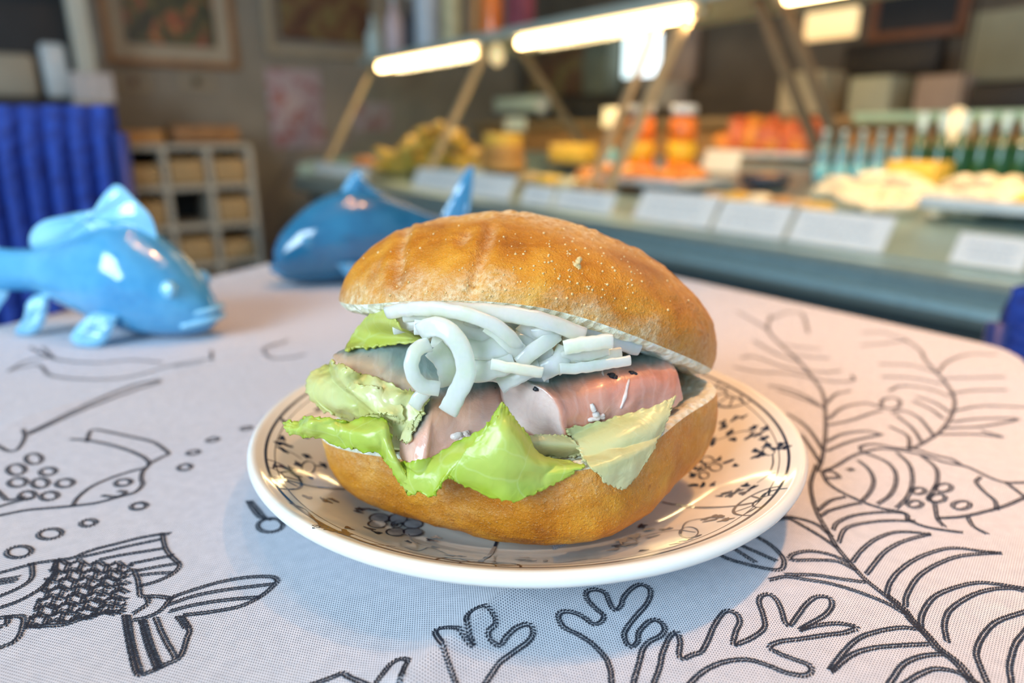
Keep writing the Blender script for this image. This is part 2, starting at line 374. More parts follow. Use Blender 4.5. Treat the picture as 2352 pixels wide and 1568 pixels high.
# stitched drawing of fish, bubbles, corals and ferns
LN = []
def L(ox, oy, s, *pls):
    for pl in pls: LN.append([(ox + x / s, oy + y / s) for x, y in pl])
def EL(ox, oy, s, *els):
    for cx, cy, rx, ry in els:
        LN.append([(ox + (cx + rx * math.cos(a) + ry * .5 * math.sin(a)) / s, oy + (cy + ry * math.sin(a) - rx * .18 * math.cos(a)) / s) for a in np.linspace(0, 2 * math.pi, 15)])
A = (0, 1140, 3.36)
L(*A, [(0, 590), (130, 555), (240, 525), (350, 505), (440, 495), (560, 475), (640, 440), (760, 400), (900, 365), (1050, 325), (1200, 295), (1300, 285)],
  [(1250, 280), (1270, 380), (1310, 450), (1380, 520), (1370, 560), (1310, 610), (1200, 660), (1090, 690)], [(600, 475), (800, 430), (1000, 380), (1230, 330)],
  [(760, 490), (950, 450), (1250, 400)], [(1000, 520), (1150, 490), (1320, 455)], [(1050, 575), (1200, 545), (1370, 515)], [(1070, 610), (1200, 595), (1310, 590)],
  [(1030, 560), (1060, 640), (1075, 720), (1090, 770), (1200, 775), (1330, 790)], [(210, 1010), (350, 1000), (500, 990), (620, 950), (760, 910), (880, 890), (940, 900)],
  [(1330, 780), (1500, 720), (1700, 660), (1900, 625), (2080, 620), (2140, 650), (2100, 700), (2000, 780), (1850, 850), (1650, 890), (1420, 920)], [(1300, 840), (1500, 770), (1750, 720), (2090, 680)],
  [(1310, 890), (1500, 840), (1750, 800), (1990, 780)], [(960, 920), (980, 1050), (1010, 1200), (1060, 1370), (1150, 1360), (1280, 1300), (1390, 1240), (1440, 1100), (1460, 1030), (1400, 930)],
  [(1090, 960), (1140, 1150), (1210, 1330)], [(1110, 960), (1165, 1150), (1235, 1320)], [(985, 920), (1005, 1050), (1035, 1200), (1080, 1350)], [(1200, 940), (1260, 1080), (1350, 1240)], [(1370, 930), (1430, 1010)], [(1020, 960), (1120, 940), (1230, 890), (1310, 800)], [(1130, 780), (1140, 830), (1040, 900)],
  [(0, 860), (120, 820), (240, 760), (340, 690), (420, 590), (430, 500)], [(0, 940), (100, 930), (180, 940), (160, 1050), (110, 1120), (0, 1170)], [(0, 770), (120, 720), (220, 660), (250, 600), (240, 520)], [(0, 645), (130, 625)], [(0, 670), (110, 655)], [(60, 930), (50, 990), (0, 1010)])
for k in range(8):       # scale rows (brick-like courses)
    f = k / 7; a = (420 - 220 * f, 505 + 505 * f); b = (1010 - 60 * f, 530 + 350 * f)
    row = [(a[0] + (b[0] - a[0]) * t, a[1] + (b[1] - a[1]) * t - 18 * math.sin(t * 25 + k)) for t in np.linspace(0, 1, 24)]
    L(*A, row)
    if k < 7:
        g = (k + 1) / 7; a2 = (420 - 220 * g, 505 + 505 * g); b2 = (1010 - 60 * g, 530 + 350 * g)
        for j in range(6):
            t = (j + (.5 if k % 2 else .15)) / 6
            if t < 1: L(*A, [(a[0] + (b[0] - a[0]) * t, a[1] + (b[1] - a[1]) * t), (a2[0] + (b2[0] - a2[0]) * t, a2[1] + (b2[1] - a2[1]) * t)])
EL(*A, (145, 430, 95, 40), (385, 290, 90, 36), (680, 205, 58, 24), (1070, 75, 60, 24))
A = (0, 780, 3.36)
L(*A, [(540, 765), (680, 780), (850, 815), (1000, 860), (1110, 910), (1150, 960), (1100, 1020), (1090, 1080), (1100, 1120), (1040, 1180), (900, 1220), (750, 1260), (560, 1285), (400, 1300), (200, 1320), (0, 1360)],
  [(670, 790), (690, 710), (740, 690), (900, 725), (1060, 760), (1180, 790), (1260, 840), (1300, 880), (1240, 910), (1150, 960)], [(560, 1280), (600, 1220), (700, 1140), (850, 1070), (1000, 1020), (1120, 990)],
  [(790, 1205), (900, 1215), (970, 1180), (920, 1170)], [(0, 1190), (60, 1240), (180, 1220)], [(0, 1290), (100, 1260), (220, 1230)], [(1910, 1240), (1960, 1320), (2010, 1370), (2090, 1385)], [(1930, 1240), (1990, 1310), (2040, 1370)],
  [(0, 830), (60, 860), (130, 850), (190, 760), (180, 700)], [(220, 720), (600, 550), (1000, 400), (1240, 340)], [(220, 735), (600, 570), (1000, 425), (1240, 350)], [(100, 230), (300, 200), (400, 280), (700, 310), (1000, 290), (1350, 200), (1620, 160)],
  [(230, 60), (420, 150), (730, 180), (1020, 160), (1250, 180)], [(2030, 100), (2100, 150), (2250, 140), (2352, 120)], [(2030, 100), (2150, 50), (2220, 10)], [(330, 60), (420, 150)], [(60, 250), (200, 170), (400, 130)], [(1630, 90), (1640, 190)], [(1340, 215), (1560, 200)])
EL(*A, (950, 1105, 60, 25), (260, 920, 60, 40), (125, 1005, 65, 40), (370, 1020, 60, 28), (135, 1105, 68, 32), (310, 1110, 60, 35), (500, 1110, 65, 30), (210, 1205, 60, 30), (380, 1210, 65, 30), (1490, 870, 45, 16), (1640, 770, 45, 14), (1425, 985, 50, 22), (1900, 680, 40, 12), (2085, 1430, 95, 50))
A = (700, 1140, 3.36)
L(*A, [(1130, 1438), (1080, 1330), (1030, 1210), (1010, 1130), (1070, 1110), (1160, 1150), (1260, 1240), (1300, 1250), (1270, 1180), (1250, 1090), (1270, 1030), (1330, 990), (1400, 1000), (1460, 1040), (1470, 1090), (1420, 1140), (1430, 1190), (1500, 1220), (1560, 1150), (1640, 1080), (1730, 1050), (1760, 1100), (1720, 1170), (1600, 1260), (1500, 1340), (1430, 1438)],
  [(620, 1438), (670, 1370), (740, 1340), (800, 1370), (780, 1438)], [(210, 1425), (290, 1400), (350, 1438)])
A = (1300, 1140, 3.36)
L(*A, [(350, 1438), (340, 1340), (300, 1250), (200, 1150), (100, 1090), (0, 1050), (-40, 1020), (-60, 960), (-20, 930), (60, 930), (140, 960), (200, 1000), (260, 990), (290, 940), (230, 890), (160, 820), (160, 770), (230, 750), (300, 770), (330, 830), (370, 890), (420, 860), (440, 800), (500, 730), (570, 695), (640, 720), (650, 770), (620, 840), (560, 910), (500, 980), (450, 1060), (460, 1130), (500, 1165), (550, 1130), (560, 1060), (620, 990), (680, 960), (740, 990), (760, 1040), (720, 1090), (640, 1130), (590, 1190), (560, 1300), (520, 1438)],
  [(680, 1438), (720, 1330), (740, 1230), (770, 1150), (800, 1090), (850, 1060), (880, 1130), (870, 1230), (900, 1260), (980, 1230), (1040, 1210), (1090, 1130), (1130, 1030), (1190, 930), (1240, 890), (1310, 910), (1340, 970), (1310, 1050), (1290, 1150), (1370, 1130), (1450, 1090), (1530, 1020), (1520, 920), (1490, 830), (1500, 780), (1560, 760), (1620, 800), (1660, 880), (1690, 980), (1730, 1000), (1790, 920), (1860, 830), (1940, 780), (2030, 790), (2050, 850), (2000, 920), (1900, 980), (1800, 1040), (1900, 1010), (2050, 990), (2150, 995), (2240, 1020), (2150, 1060), (2000, 1080), (1800, 1110), (1650, 1130), (1570, 1170), (1640, 1220), (1770, 1270), (1870, 1310), (1890, 1360), (1830, 1390), (1700, 1370), (1550, 1310), (1400, 1270), (1250, 1280), (1130, 1320), (1030, 1380), (970, 1438)],
  [(1420, 290), (1560, 370), (1640, 440), (1680, 500), (1670, 560), (1610, 575), (1450, 545), (1250, 490), (1110, 420)], [(1240, 380), (1340, 440), (1450, 510)], [(1290, 360), (1450, 430), (1610, 500)])
A = (1652, 1068, 3.136)
L(*A, [(1800, 1568), (1700, 1440), (1560, 1330), (1480, 1230), (1370, 1120), (1330, 1060), (1200, 950), (1050, 830), (950, 720), (850, 600), (780, 480), (710, 360), (670, 240), (660, 130), (700, 0)],
  [(1830, 1568), (1730, 1440), (1590, 1330), (1500, 1230), (1390, 1120), (1340, 1050), (1220, 950)], [(960, 700), (1020, 620), (1120, 540), (1250, 490), (1380, 485), (1510, 500)], [(1060, 790), (1120, 710), (1200, 620), (1330, 550), (1510, 500)],
  [(1200, 940), (1230, 850), (1300, 760), (1430, 670), (1600, 610), (1730, 600), (1880, 620), (2020, 635)], [(1340, 1020), (1350, 940), (1430, 810), (1560, 720), (1720, 660), (1900, 640), (2020, 635)],
  [(1450, 1180), (1460, 1080), (1540, 960), (1680, 890), (1850, 850), (2000, 860), (2195, 890)], [(1640, 1280), (1620, 1160), (1660, 1050), (1800, 950), (1950, 900), (2100, 890), (2195, 910)],
  [(1920, 1560), (1870, 1440), (1850, 1350), (1900, 1230), (2000, 1130), (2195, 1060)], [(2100, 1560), (2090, 1450), (2130, 1300), (2195, 1210)], [(1340, 1080), (1200, 1000), (1000, 920), (800, 860), (620, 830), (480, 810), (370, 830)],
  [(1050, 850), (900, 830), (700, 800), (480, 795)], [(980, 760), (850, 700), (700, 690), (520, 690), (530, 650), (650, 625), (800, 650), (920, 700)], [(850, 600), (750, 530), (600, 440), (500, 390), (400, 400), (450, 375), (560, 385), (700, 430), (800, 510)],
  [(1440, 1190), (1300, 1180), (1130, 1210), (1000, 1260), (900, 1350), (800, 1480)], [(1500, 1300), (1300, 1310), (1100, 1330), (950, 1380), (810, 1490)], [(1600, 1370), (1450, 1390), (1320, 1450), (1240, 1560)], [(1830, 1568), (1700, 1500), (1550, 1480), (1440, 1520), (1360, 1568)],
  [(820, 470), (850, 420), (960, 370), (1150, 345), (1330, 350), (1370, 400), (1500, 450), (1740, 485)], [(860, 560), (900, 470), (1000, 430), (1200, 405), (1400, 405)], [(730, 370), (800, 330), (950, 290), (1010, 280)], [(710, 330), (800, 260), (900, 235)], [(1790, 370), (1830, 440), (1920, 490)])
A = (1560, 640, 2.8)
L(*A, [(920, 1240), (1000, 1210), (1100, 1150), (1180, 1120), (1300, 1095), (1450, 1110), (1580, 1140), (1700, 1180), (1850, 1210), (2000, 1280), (2100, 1310), (2218, 1310)], [(920, 1250), (960, 1320), (1050, 1380), (1180, 1440), (1300, 1480), (1450, 1510), (1470, 1560)],
  [(920, 1245), (980, 1240), (1030, 1280), (960, 1285)], [(1150, 1170), (1220, 1230), (1250, 1300), (1230, 1370), (1180, 1430)], [(1200, 1125), (1330, 1180), (1390, 1250), (1390, 1330), (1350, 1400), (1280, 1450)], [(1400, 1120), (1480, 1200), (1500, 1300), (1470, 1400), (1400, 1475)],
  [(1560, 1140), (1650, 1220), (1660, 1300), (1640, 1350), (1600, 1420), (1640, 1440), (1660, 1540), (1700, 1590)], [(1940, 1275), (1910, 1310), (1960, 1370), (2030, 1430), (2040, 1480)], [(1650, 1540), (1800, 1530), (1950, 1500), (2100, 1460), (2218, 1410)], [(2100, 1310), (2218, 1400)],
  [(1170, 1110), (1170, 1080), (1260, 1065), (1400, 1090), (1520, 1095), (1620, 1130), (1750, 1160), (1800, 1190)], [(890, 1240), (920, 1150), (940, 1000), (940, 850), (920, 730), (860, 640), (780, 540), (650, 420), (570, 330), (590, 240)],
  [(950, 800), (1010, 740), (1100, 720)], [(960, 900), (1050, 830), (1200, 800), (1300, 830)], [(960, 940), (1100, 910), (1250, 860), (1300, 850)], [(950, 1050), (1050, 1000), (1200, 980), (1300, 1000)], [(950, 1110), (1100, 1050), (1300, 1000)], [(930, 830), (820, 760), (700, 710), (580, 690)], [(910, 820), (790, 770), (640, 720)],
  [(920, 1100), (850, 990), (780, 920), (700, 870)], [(910, 1190), (860, 1110), (790, 1010)], [(860, 640), (700, 610), (500, 600), (360, 570)], [(820, 600), (650, 560), (480, 500), (400, 510)], [(780, 540), (620, 480), (480, 400)], [(650, 420), (780, 440), (900, 450)], [(700, 480), (830, 500), (960, 510)], [(820, 590), (930, 600), (1040, 590)], [(860, 640), (1000, 660), (1120, 650), (1110, 620)],
  [(570, 330), (450, 260), (370, 220)], [(590, 260), (700, 220), (790, 230), (830, 350)], [(1470, 1100), (1560, 1060), (1680, 980), (1750, 880), (1770, 780), (1720, 680), (1650, 600), (1580, 520), (1550, 460), (1450, 390)], [(1670, 600), (1720, 540), (1850, 490), (2040, 490)],
  [(1700, 640), (1850, 640), (2090, 635)], [(1740, 740), (1900, 720), (2100, 715)], [(1770, 850), (1950, 820), (2218, 830)], [(1750, 920), (1950, 900), (2180, 905), (1950, 950), (1720, 960)], [(1680, 1000), (1900, 1000), (2080, 1020), (1950, 980)], [(1640, 600), (1500, 560), (1290, 550)], [(1700, 680), (1500, 640), (1310, 630)],
  [(1740, 760), (1600, 710), (1430, 690), (1350, 720)], [(1740, 860), (1650, 800), (1530, 760)], [(1700, 900), (1620, 840), (1510, 790)], [(1640, 1010), (1550, 900), (1450, 850), (1370, 860)], [(1560, 1050), (1500, 960), (1400, 880)], [(1480, 1090), (1470, 1010), (1360, 950)], [(1450, 390), (1300, 350), (1180, 350)], [(1470, 400), (1300, 420), (1170, 430)])
EL(*A, (1700, 1345, 50, 25), (1660, 1410, 50, 25), (1515, 1450, 45, 22), (1540, 1365, 40, 20), (1815, 1455, 55, 25), (1100, 1230, 14, 7), (1360, 800, 60, 35))
def resample(P, step):
    d = np.r_[0, np.cumsum(np.linalg.norm(np.diff(P, axis=0), axis=1))]; n = max(2, int(d[-1] / step) + 1); s = np.linspace(0, d[-1], n)
    return np.stack([np.interp(s, d, P[:, k]) for k in range(P.shape[1])], -1)
nf = len(cf); mi = [0] * nf; rng = random.Random(4)
for pl in LN:
    pl = list(pl)
    for end in (0, -1):
        x, y = pl[end]; x2, y2 = pl[1 if end == 0 else -2]
        if x < 8 or x > 2340 or y > 1560:
            dx_, dy_ = x - x2, y - y2; n_ = math.hypot(dx_, dy_) + 1e-6; q_ = [(x + dx_ / n_ * k, min(y + dy_ / n_ * k, 1900)) for k in (60, 130, 200)]
            pl = q_[::-1] + pl if end == 0 else pl + q_
    P2 = cr(pl, max(8, len(pl) * 8)); G = np.array([atz(x, y)[:2] for x, y in P2]); G = resample(G, .00084)
    for i in range(len(G)):
        p = G[i]; t = G[min(i + 1, len(G) - 1)] - G[max(i - 1, 0)]; t = t / (np.linalg.norm(t) + 1e-12); nn = np.array([-t[1], t[0]])
        for side in (-1, 1):
            a = t * math.cos(.6 * side) + nn * math.sin(.6 * side); b = np.array([-a[1], a[0]])
            c = p + nn * side * .00044 + t * (.0004 if side > 0 else 0) + np.array([rng.uniform(-1, 1), rng.uniform(-1, 1)]) * .00005
            la, lb = .00062, .00028; n0 = len(cv); z = .75 + hz(c[0], c[1]) + .00018
            for k in range(6):
                q = 2 * math.pi * k / 6; w_ = c + a * la * math.cos(q) + b * lb * math.sin(q); cv.append((w_[0], w_[1], z))
            cv.append((c[0], c[1], z + .00022))
            for k in range(6): cf.append((n0 + k, n0 + (k + 1) % 6, n0 + 6)); mi.append(1)
o = mesh('tablecloth', cv, cf, [M['cloth'], M['thread']], None, True, mi)
tag(o, 'pale lilac tablecloth stitched with dark outlines of fish, corals and ferns', 'tablecloth')
m_wood = simple('table_wood', (.22, .13, .07), .5, .3, 12, .2)
t = empty('dining_table', (-.1, .3, 0), 0, 'wooden table hidden beneath the stitched tablecloth', 'table')
cc0 = np.array([-.02, .22]); n = len(edge)
vs = [((cc0 + (e - cc0) * .985)[0] + .1, (cc0 + (e - cc0) * .985)[1] - .3, z) for z in (.718, .7488) for e in edge]
top_ = mesh('tabletop', vs, [tuple(range(n)), tuple(range(n, 2 * n))[::-1]] + [(i, (i + 1) % n, n + (i + 1) % n, n + i) for i in range(n)], m_wood, t, False)
for q in poly:
    p = cc0 + (q - cc0) * .86; b = MB(); b.box((p[0] + .1, p[1] - .3, .359), (.045, .045, .718), 0, 0, .004); b.build('leg', m_wood, t)

# ------------------------------------------------------------------ plate
PX, PY = .0049, .2290
PROF = [(0, .0042), (.050, .0042), (.058, .0052), (.066, .0080), (.076, .0135), (.085, .0188), (.0905, .0216), (.0925, .0226), (.0938, .0226), (.0948, .0216), (.0950, .0203), (.0943, .0190), (.0930, .0180)]
def pz(r):
    pr = [p for p in PROF if p[0] <= .0926]
    return .75 + float(np.interp(r, [p[0] for p in pr], [p[1] for p in pr]))
def phit(px, py):
    z = .765
    for _ in range(12):
        p = atz(px, py, z); r = math.hypot(p[0] - PX, p[1] - PY); z = .5 * z + .5 * pz(min(r, .0925))
    return p[0] - PX, p[1] - PY
plate = MB()
prof = [(0.0001, .0042)] + [tuple(q) for q in cr(PROF[1:], 70)] + [(.084, .0125), (.070, .0045), (.061, .0012), (.058, .0), (.055, .0), (.052, .0012), (.0001, .0012)]
plate.lathe((0, 0, .0), prof, 160, 0)
def rib(mb, pts, wd, m=1, closed=False, n=None, lift=.00012):
    P = cr(pts, n or max(6, len(pts) * 6)); P = resample(P, .0006) if len(P) > 2 else P; vs = []
    for i, p in enumerate(P):
        t_ = P[min(i + 1, len(P) - 1)] - P[max(i - 1, 0)]; t_ = t_ / (np.linalg.norm(t_) + 1e-12); q = np.array([-t_[1], t_[0]])
        k = i / (len(P) - 1); w_ = wd * (.65 + .35 * math.sin(math.pi * min(1, max(0, k)))) / 2
        for s in (1, -1):
            a = p + q * w_ * s; r = math.hypot(*a)
            vs.append((a[0], a[1], pz(min(r, .0925)) - .75 + lift))
    mb.add(vs, [(2 * i, 2 * i + 1, 2 * i + 3, 2 * i + 2) for i in range(len(P) - 1)], m)
def blob(mb, c, a, b, ang, m=1, lift=.00012):
    vs = []
    for k in range(12):
        q = 2 * math.pi * k / 12; x = a * math.cos(q); y = b * math.sin(q) * (1 - .25 * math.cos(q)); X = c[0] + x * math.cos(ang) - y * math.sin(ang); Y = c[1] + x * math.sin(ang) + y * math.cos(ang)
        vs.append((X, Y, pz(min(math.hypot(X, Y), .0925)) - .75 + lift))
    mb.add(vs, [tuple(range(12))], m)
def ringp(mb, r, wd, a0=0, a1=360, m=1):
    n = int((a1 - a0) / 1.5); vs = []
    for i in range(n + 1):
        a = R(a0 + (a1 - a0) * i / n)
        for k in range(4):
            q = r - wd / 2 + wd * k / 3; vs.append((q * math.cos(a), q * math.sin(a), pz(min(q, .0925)) - .75 + .00012))
    mb.add(vs, [(4 * i + k, 4 * i + k + 1, 4 * i + k + 5, 4 * i + k + 4) for i in range(n) for k in range(3)], m)
ringp(plate, .0893, .00085)
ringp(plate, .0866, .0003)
def z7(x, y): return phit(540 + x / 3.267, 860 + y / 3.267)
def z8(x, y): return phit(1340 + x / 3.267, 860 + y / 3.267)
def z3(x, y): return phit(700 + x / 3.36, 1140 + y / 3.36)
rng = random.Random(7)
def lf(fn, pts, size=.0017):
    for q in pts:
        c = fn(*q[:2]); k = q[2] if len(q) > 2 else 1
        for j in range(3):
            a = rng.uniform(0, 6.28); blob(plate, (c[0] + .0009 * math.cos(a) * (j > 0), c[1] + .0009 * math.sin(a) * (j > 0)), size * k * (1 if j == 0 else .8), size * k * .42, a)
def oring(fn, els, m=1, fill=None):
    for cx, cy, rx, ry in els:
        if fill is not None:
            vs = []
            for a in np.linspace(0, 2 * math.pi, 20)[:-1]:
                c = fn(cx + rx * .95 * math.cos(a), cy + ry * .95 * math.sin(a)); vs.append((c[0], c[1], pz(min(math.hypot(*c), .0925)) - .75 + .00007))
            plate.add(vs, [tuple(range(19))], fill)
        rib(plate, [fn(cx + rx * math.cos(a), cy + ry * math.sin(a)) for a in np.linspace(0, 2 * math.pi, 18)], .00055, m)
oring(z3, [(575, 170, 75, 35), (720, 175, 70, 38), (835, 215, 75, 34), (835, 275, 75, 30), (700, 275, 70, 30), (560, 215, 70, 28)], 1, 2); oring(z3, [(710, 220, 42, 24), (700, 222, 18, 9)])
lf(z3, [(430, 100), (425, 125, .8), (520, 105, .8), (490, 250), (550, 280), (1010, 315, .8), (980, 340), (800, 350, .7), (1000, 390, .8), (1130, 460), (1220, 465, .8), (1100, 235, .8), (1680, 490), (1750, 500), (1860, 500, .8), (1700, 465, .8), (330, 250, .9), (150, 240), (300, 290)])
for s in ([(800, 290), (850, 350), (950, 385), (1020, 395)], [(770, 400), (870, 430), (960, 395), (1060, 430), (1130, 460), (1230, 465)], [(0, 100), (60, 160), (150, 240), (330, 310), (480, 370), (700, 400)], [(1650, 500), (1800, 515), (2000, 520), (2150, 495), (2352, 490)]): rib(plate, [z3(*q) for q in s], .00042)
rib(plate, [z3(1495, 310), z3(1470, 380), z3(1420, 450), z3(1340, 520)], .0011)
for s, w_ in (([(250, 765), (400, 800), (560, 840), (700, 855), (900, 858)], .0009), ([(500, 640), (440, 600), (350, 560)], .0004), ([(420, 430), (480, 360), (560, 310), (640, 290)], .0004), ([(440, 980), (530, 1020), (600, 1100), (700, 1170), (900, 1240)], .0005), ([(410, 970), (530, 1020)], .0006), ([(600, 690), (680, 690)], .0006)):
    rib(plate, [z7(*q) for q in s], w_)
oring(z7, [(550, 700, 50, 45)])
lf(z7, [(340, 520), (360, 485), (400, 540), (360, 570), (330, 515, .8), (530, 610), (480, 680), (380, 710), (310, 690, .7), (430, 715), (450, 760), (560, 770, .8), (670, 690), (360, 350), (620, 270), (560, 930), (680, 950), (740, 945, .8), (640, 1150), (700, 1170), (820, 1180), (840, 1205, .8), (520, 470, .8)])
def medallion(px, py):
    c = phit(px, py); a = math.atan2(c[1], c[0]); er = np.array([math.cos(a), math.sin(a)]); et = np.array([-er[1], er[0]]); c0 = er * .0889
    for rr in (.0105, .0045): rib(plate, [c0 + et * rr * math.cos(q) - er * rr * .8 * math.sin(q) for q in np.linspace(0, math.pi, 12)], .0009 if rr > .006 else .0006)
    for q in np.linspace(.35, math.pi - .35, 5): rib(plate, [c0 + et * .0045 * math.cos(q) - er * .0036 * math.sin(q), c0 + et * .0075 * math.cos(q) - er * .006 * math.sin(q), c0 + et * .0103 * math.cos(q) - er * .0083 * math.sin(q)], .0007)
for q in ((600, 1085), (1768, 1152), (1690, 900), (1105, 1295)): medallion(*q)
for s, w_ in (([(590, 960), (750, 985), (1000, 1000), (1200, 985), (1310, 960)], .0009), ([(950, 510), (1050, 480), (1150, 440), (1250, 430), (1350, 480), (1400, 560)], .0004), ([(1420, 600), (1420, 680), (1380, 760), (1300, 820)], .0005), ([(1390, 760), (1440, 740)], .0006), ([(730, 1200), (760, 1120), (850, 1090), (1000, 1080), (1100, 1090)], .0005),
              ([(300, 1260), (500, 1200), (700, 1170), (840, 1190)], .0005), ([(1000, 915), (1100, 895), (1260, 850)], .0004), ([(1310, 960), (1360, 900), (1450, 870), (1530, 860)], .0008)):
    rib(plate, [z8(*q) for q in s], w_)
oring(z8, [(1390, 580, 45, 32), (905, 760, 36, 26), (870, 690, 50, 30), (990, 700, 46, 28), (930, 645, 46, 26), (830, 720, 40, 26), (905, 700, 26, 16), (790, 1190, 70, 42), (340, 1255, 60, 34)])
lf(z8, [(1050, 370), (1130, 340), (1200, 325, .7), (1100, 440), (1130, 490), (1040, 400), (960, 500), (975, 525, .8), (1270, 410), (1250, 470), (1320, 450), (1350, 480), (1370, 410), (1380, 530), (1290, 580), (1290, 620), (1340, 600), (1450, 560), (1490, 530), (1510, 555), (1080, 660), (1140, 690, .8), (900, 830, .9), (830, 830, .9), (960, 830, .8), (810, 760, .9), (1020, 640, .8),
        (1020, 915, .6), (1080, 890), (1100, 910), (1150, 880), (1210, 840), (1210, 890), (1260, 860), (930, 1080), (950, 1100), (990, 1070), (1030, 1070), (1060, 1100), (1100, 1090, .8), (620, 1160), (500, 1160), (520, 1215), (430, 1140), (300, 1240, 1.3), (350, 1270, 1.3), (220, 1310, 1.2), (450, 1330), (700, 1270), (760, 1250), (860, 1220, .8), (400, 1210, 1.2), (260, 1280, 1.2)])
o = plate.build('plate', [M['porcelain'], M['cobalt'], M['cobalt_pale']], None, True, (PX, PY, .7502))
tag(o, 'small white porcelain plate with dark blue floral print under the fish roll', 'plate')

# ------------------------------------------------------------------ bread roll
TOPP = [0.0056, 0.2211, 0.8067, 0.0628, 0.0521, 0.1783, 0.0369, 1.9905, -0.2122, -0.1088, 1.068, 0.0009, -0.0124, 0.0023, -0.0012, 0.0021, 0.0009, -0.0002, -0.0001, -0.0001, 0.04, -0.0032]
BOTP = [-0.0002, 0.2114, 0.7845, 0.0616, 0.052, -0.478, 0.0247, 2.5262, 0.1187, -0.065, 0.2032, 0.0068, 0.0153, -0.0144, 0.0191, -0.0113, 0.0162, -0.0009, -0.0008, 0.0012, 0.1706, -0.067]
def dome(P, sign, s, t, hs=1.0):
    cx, cy, cz, a, b, rot, h, n, tx, ty, e = P[:11]; F_ = P[11:]
    rr = np.abs(np.cos(t)) ** e; cs, sn = np.cos(s), np.sin(s)
    R_ = 1 + F_[0] * np.cos(3 * s) + F_[1] * np.sin(3 * s) + F_[2] * np.cos(4 * s) + F_[3] * np.sin(4 * s) + F_[4] * np.cos(5 * s) + F_[5] * np.sin(5 * s)
    rr = rr * (1 + (R_ - 1) * rr)
    z = sign * h * hs * np.sin(t) ** .9 * (1 + F_[9] * cs * rr + F_[10] * sn * rr) + rr ** 2 * (F_[6] * np.cos(2 * s) + F_[7] * np.sin(2 * s) + F_[8] * np.cos(3 * s))
    k = (np.abs(cs) ** n + np.abs(sn) ** n) ** (-1 / n); x = a * rr * k * cs; y = b * rr * k * sn
    c, q = np.cos(rot), np.sin(rot); X = x * c - y * q; Y = x * q + y * c
    N = np.array([-tx, -ty, 1.]) / np.sqrt(1 + tx * tx + ty * ty); U_ = np.array([1, 0, tx]) / np.sqrt(1 + tx * tx); V_ = np.cross(N, U_)
    return np.array([cx, cy, cz]) + X[..., None] * U_ + Y[..., None] * V_ + z[..., None] * N
NS, NT = 260, 70
def half(P, sign):
    s = np.linspace(0, 2 * np.pi, NS, endpoint=False)[None]; t = (np.linspace(0, 1, NT) ** 1.0 * np.pi / 2)[:, None]
    G = dome(P, sign, s + 0 * t, t + 0 * s)
    if sign > 0:   # the front of the cut edge is lifted where the filling props the top half open
        ks = np.array([0, 38, 42, 45, 48, 51, 54, 57, 60, 63, 66, 69, 72]) * NS / 72; kl = [0, 0, .0035, .0085, .0125, .0155, .0155, .0125, .009, .0055, .002, 0, 0]
        lift = np.interp(np.arange(NS), ks, kl); lift = np.convolve(np.r_[lift[-6:], lift, lift[:6]], np.ones(13) / 13, 'valid')
        G[..., 2] += lift[None] * (1 - np.linspace(0, 1, NT)[:, None]) ** 2.2
    return G
def gridfaces(nt, ns, flip=False):
    f = [(k * ns + i, k * ns + (i + 1) % ns, (k + 1) * ns + (i + 1) % ns, (k + 1) * ns + i) for k in range(nt - 1) for i in range(ns)]
    return [q[::-1] for q in f] if flip else f
roll = empty('bread_roll', (PX, PY, .7545), 0, 'crusty golden split bread roll holding herring, onion and lettuce on the plate', 'bread roll')
def wparent(o, p): o.matrix_basis = parent_inv(p); o.parent = p; return o
GT = half(TOPP, 1); GB = half(BOTP, -1)
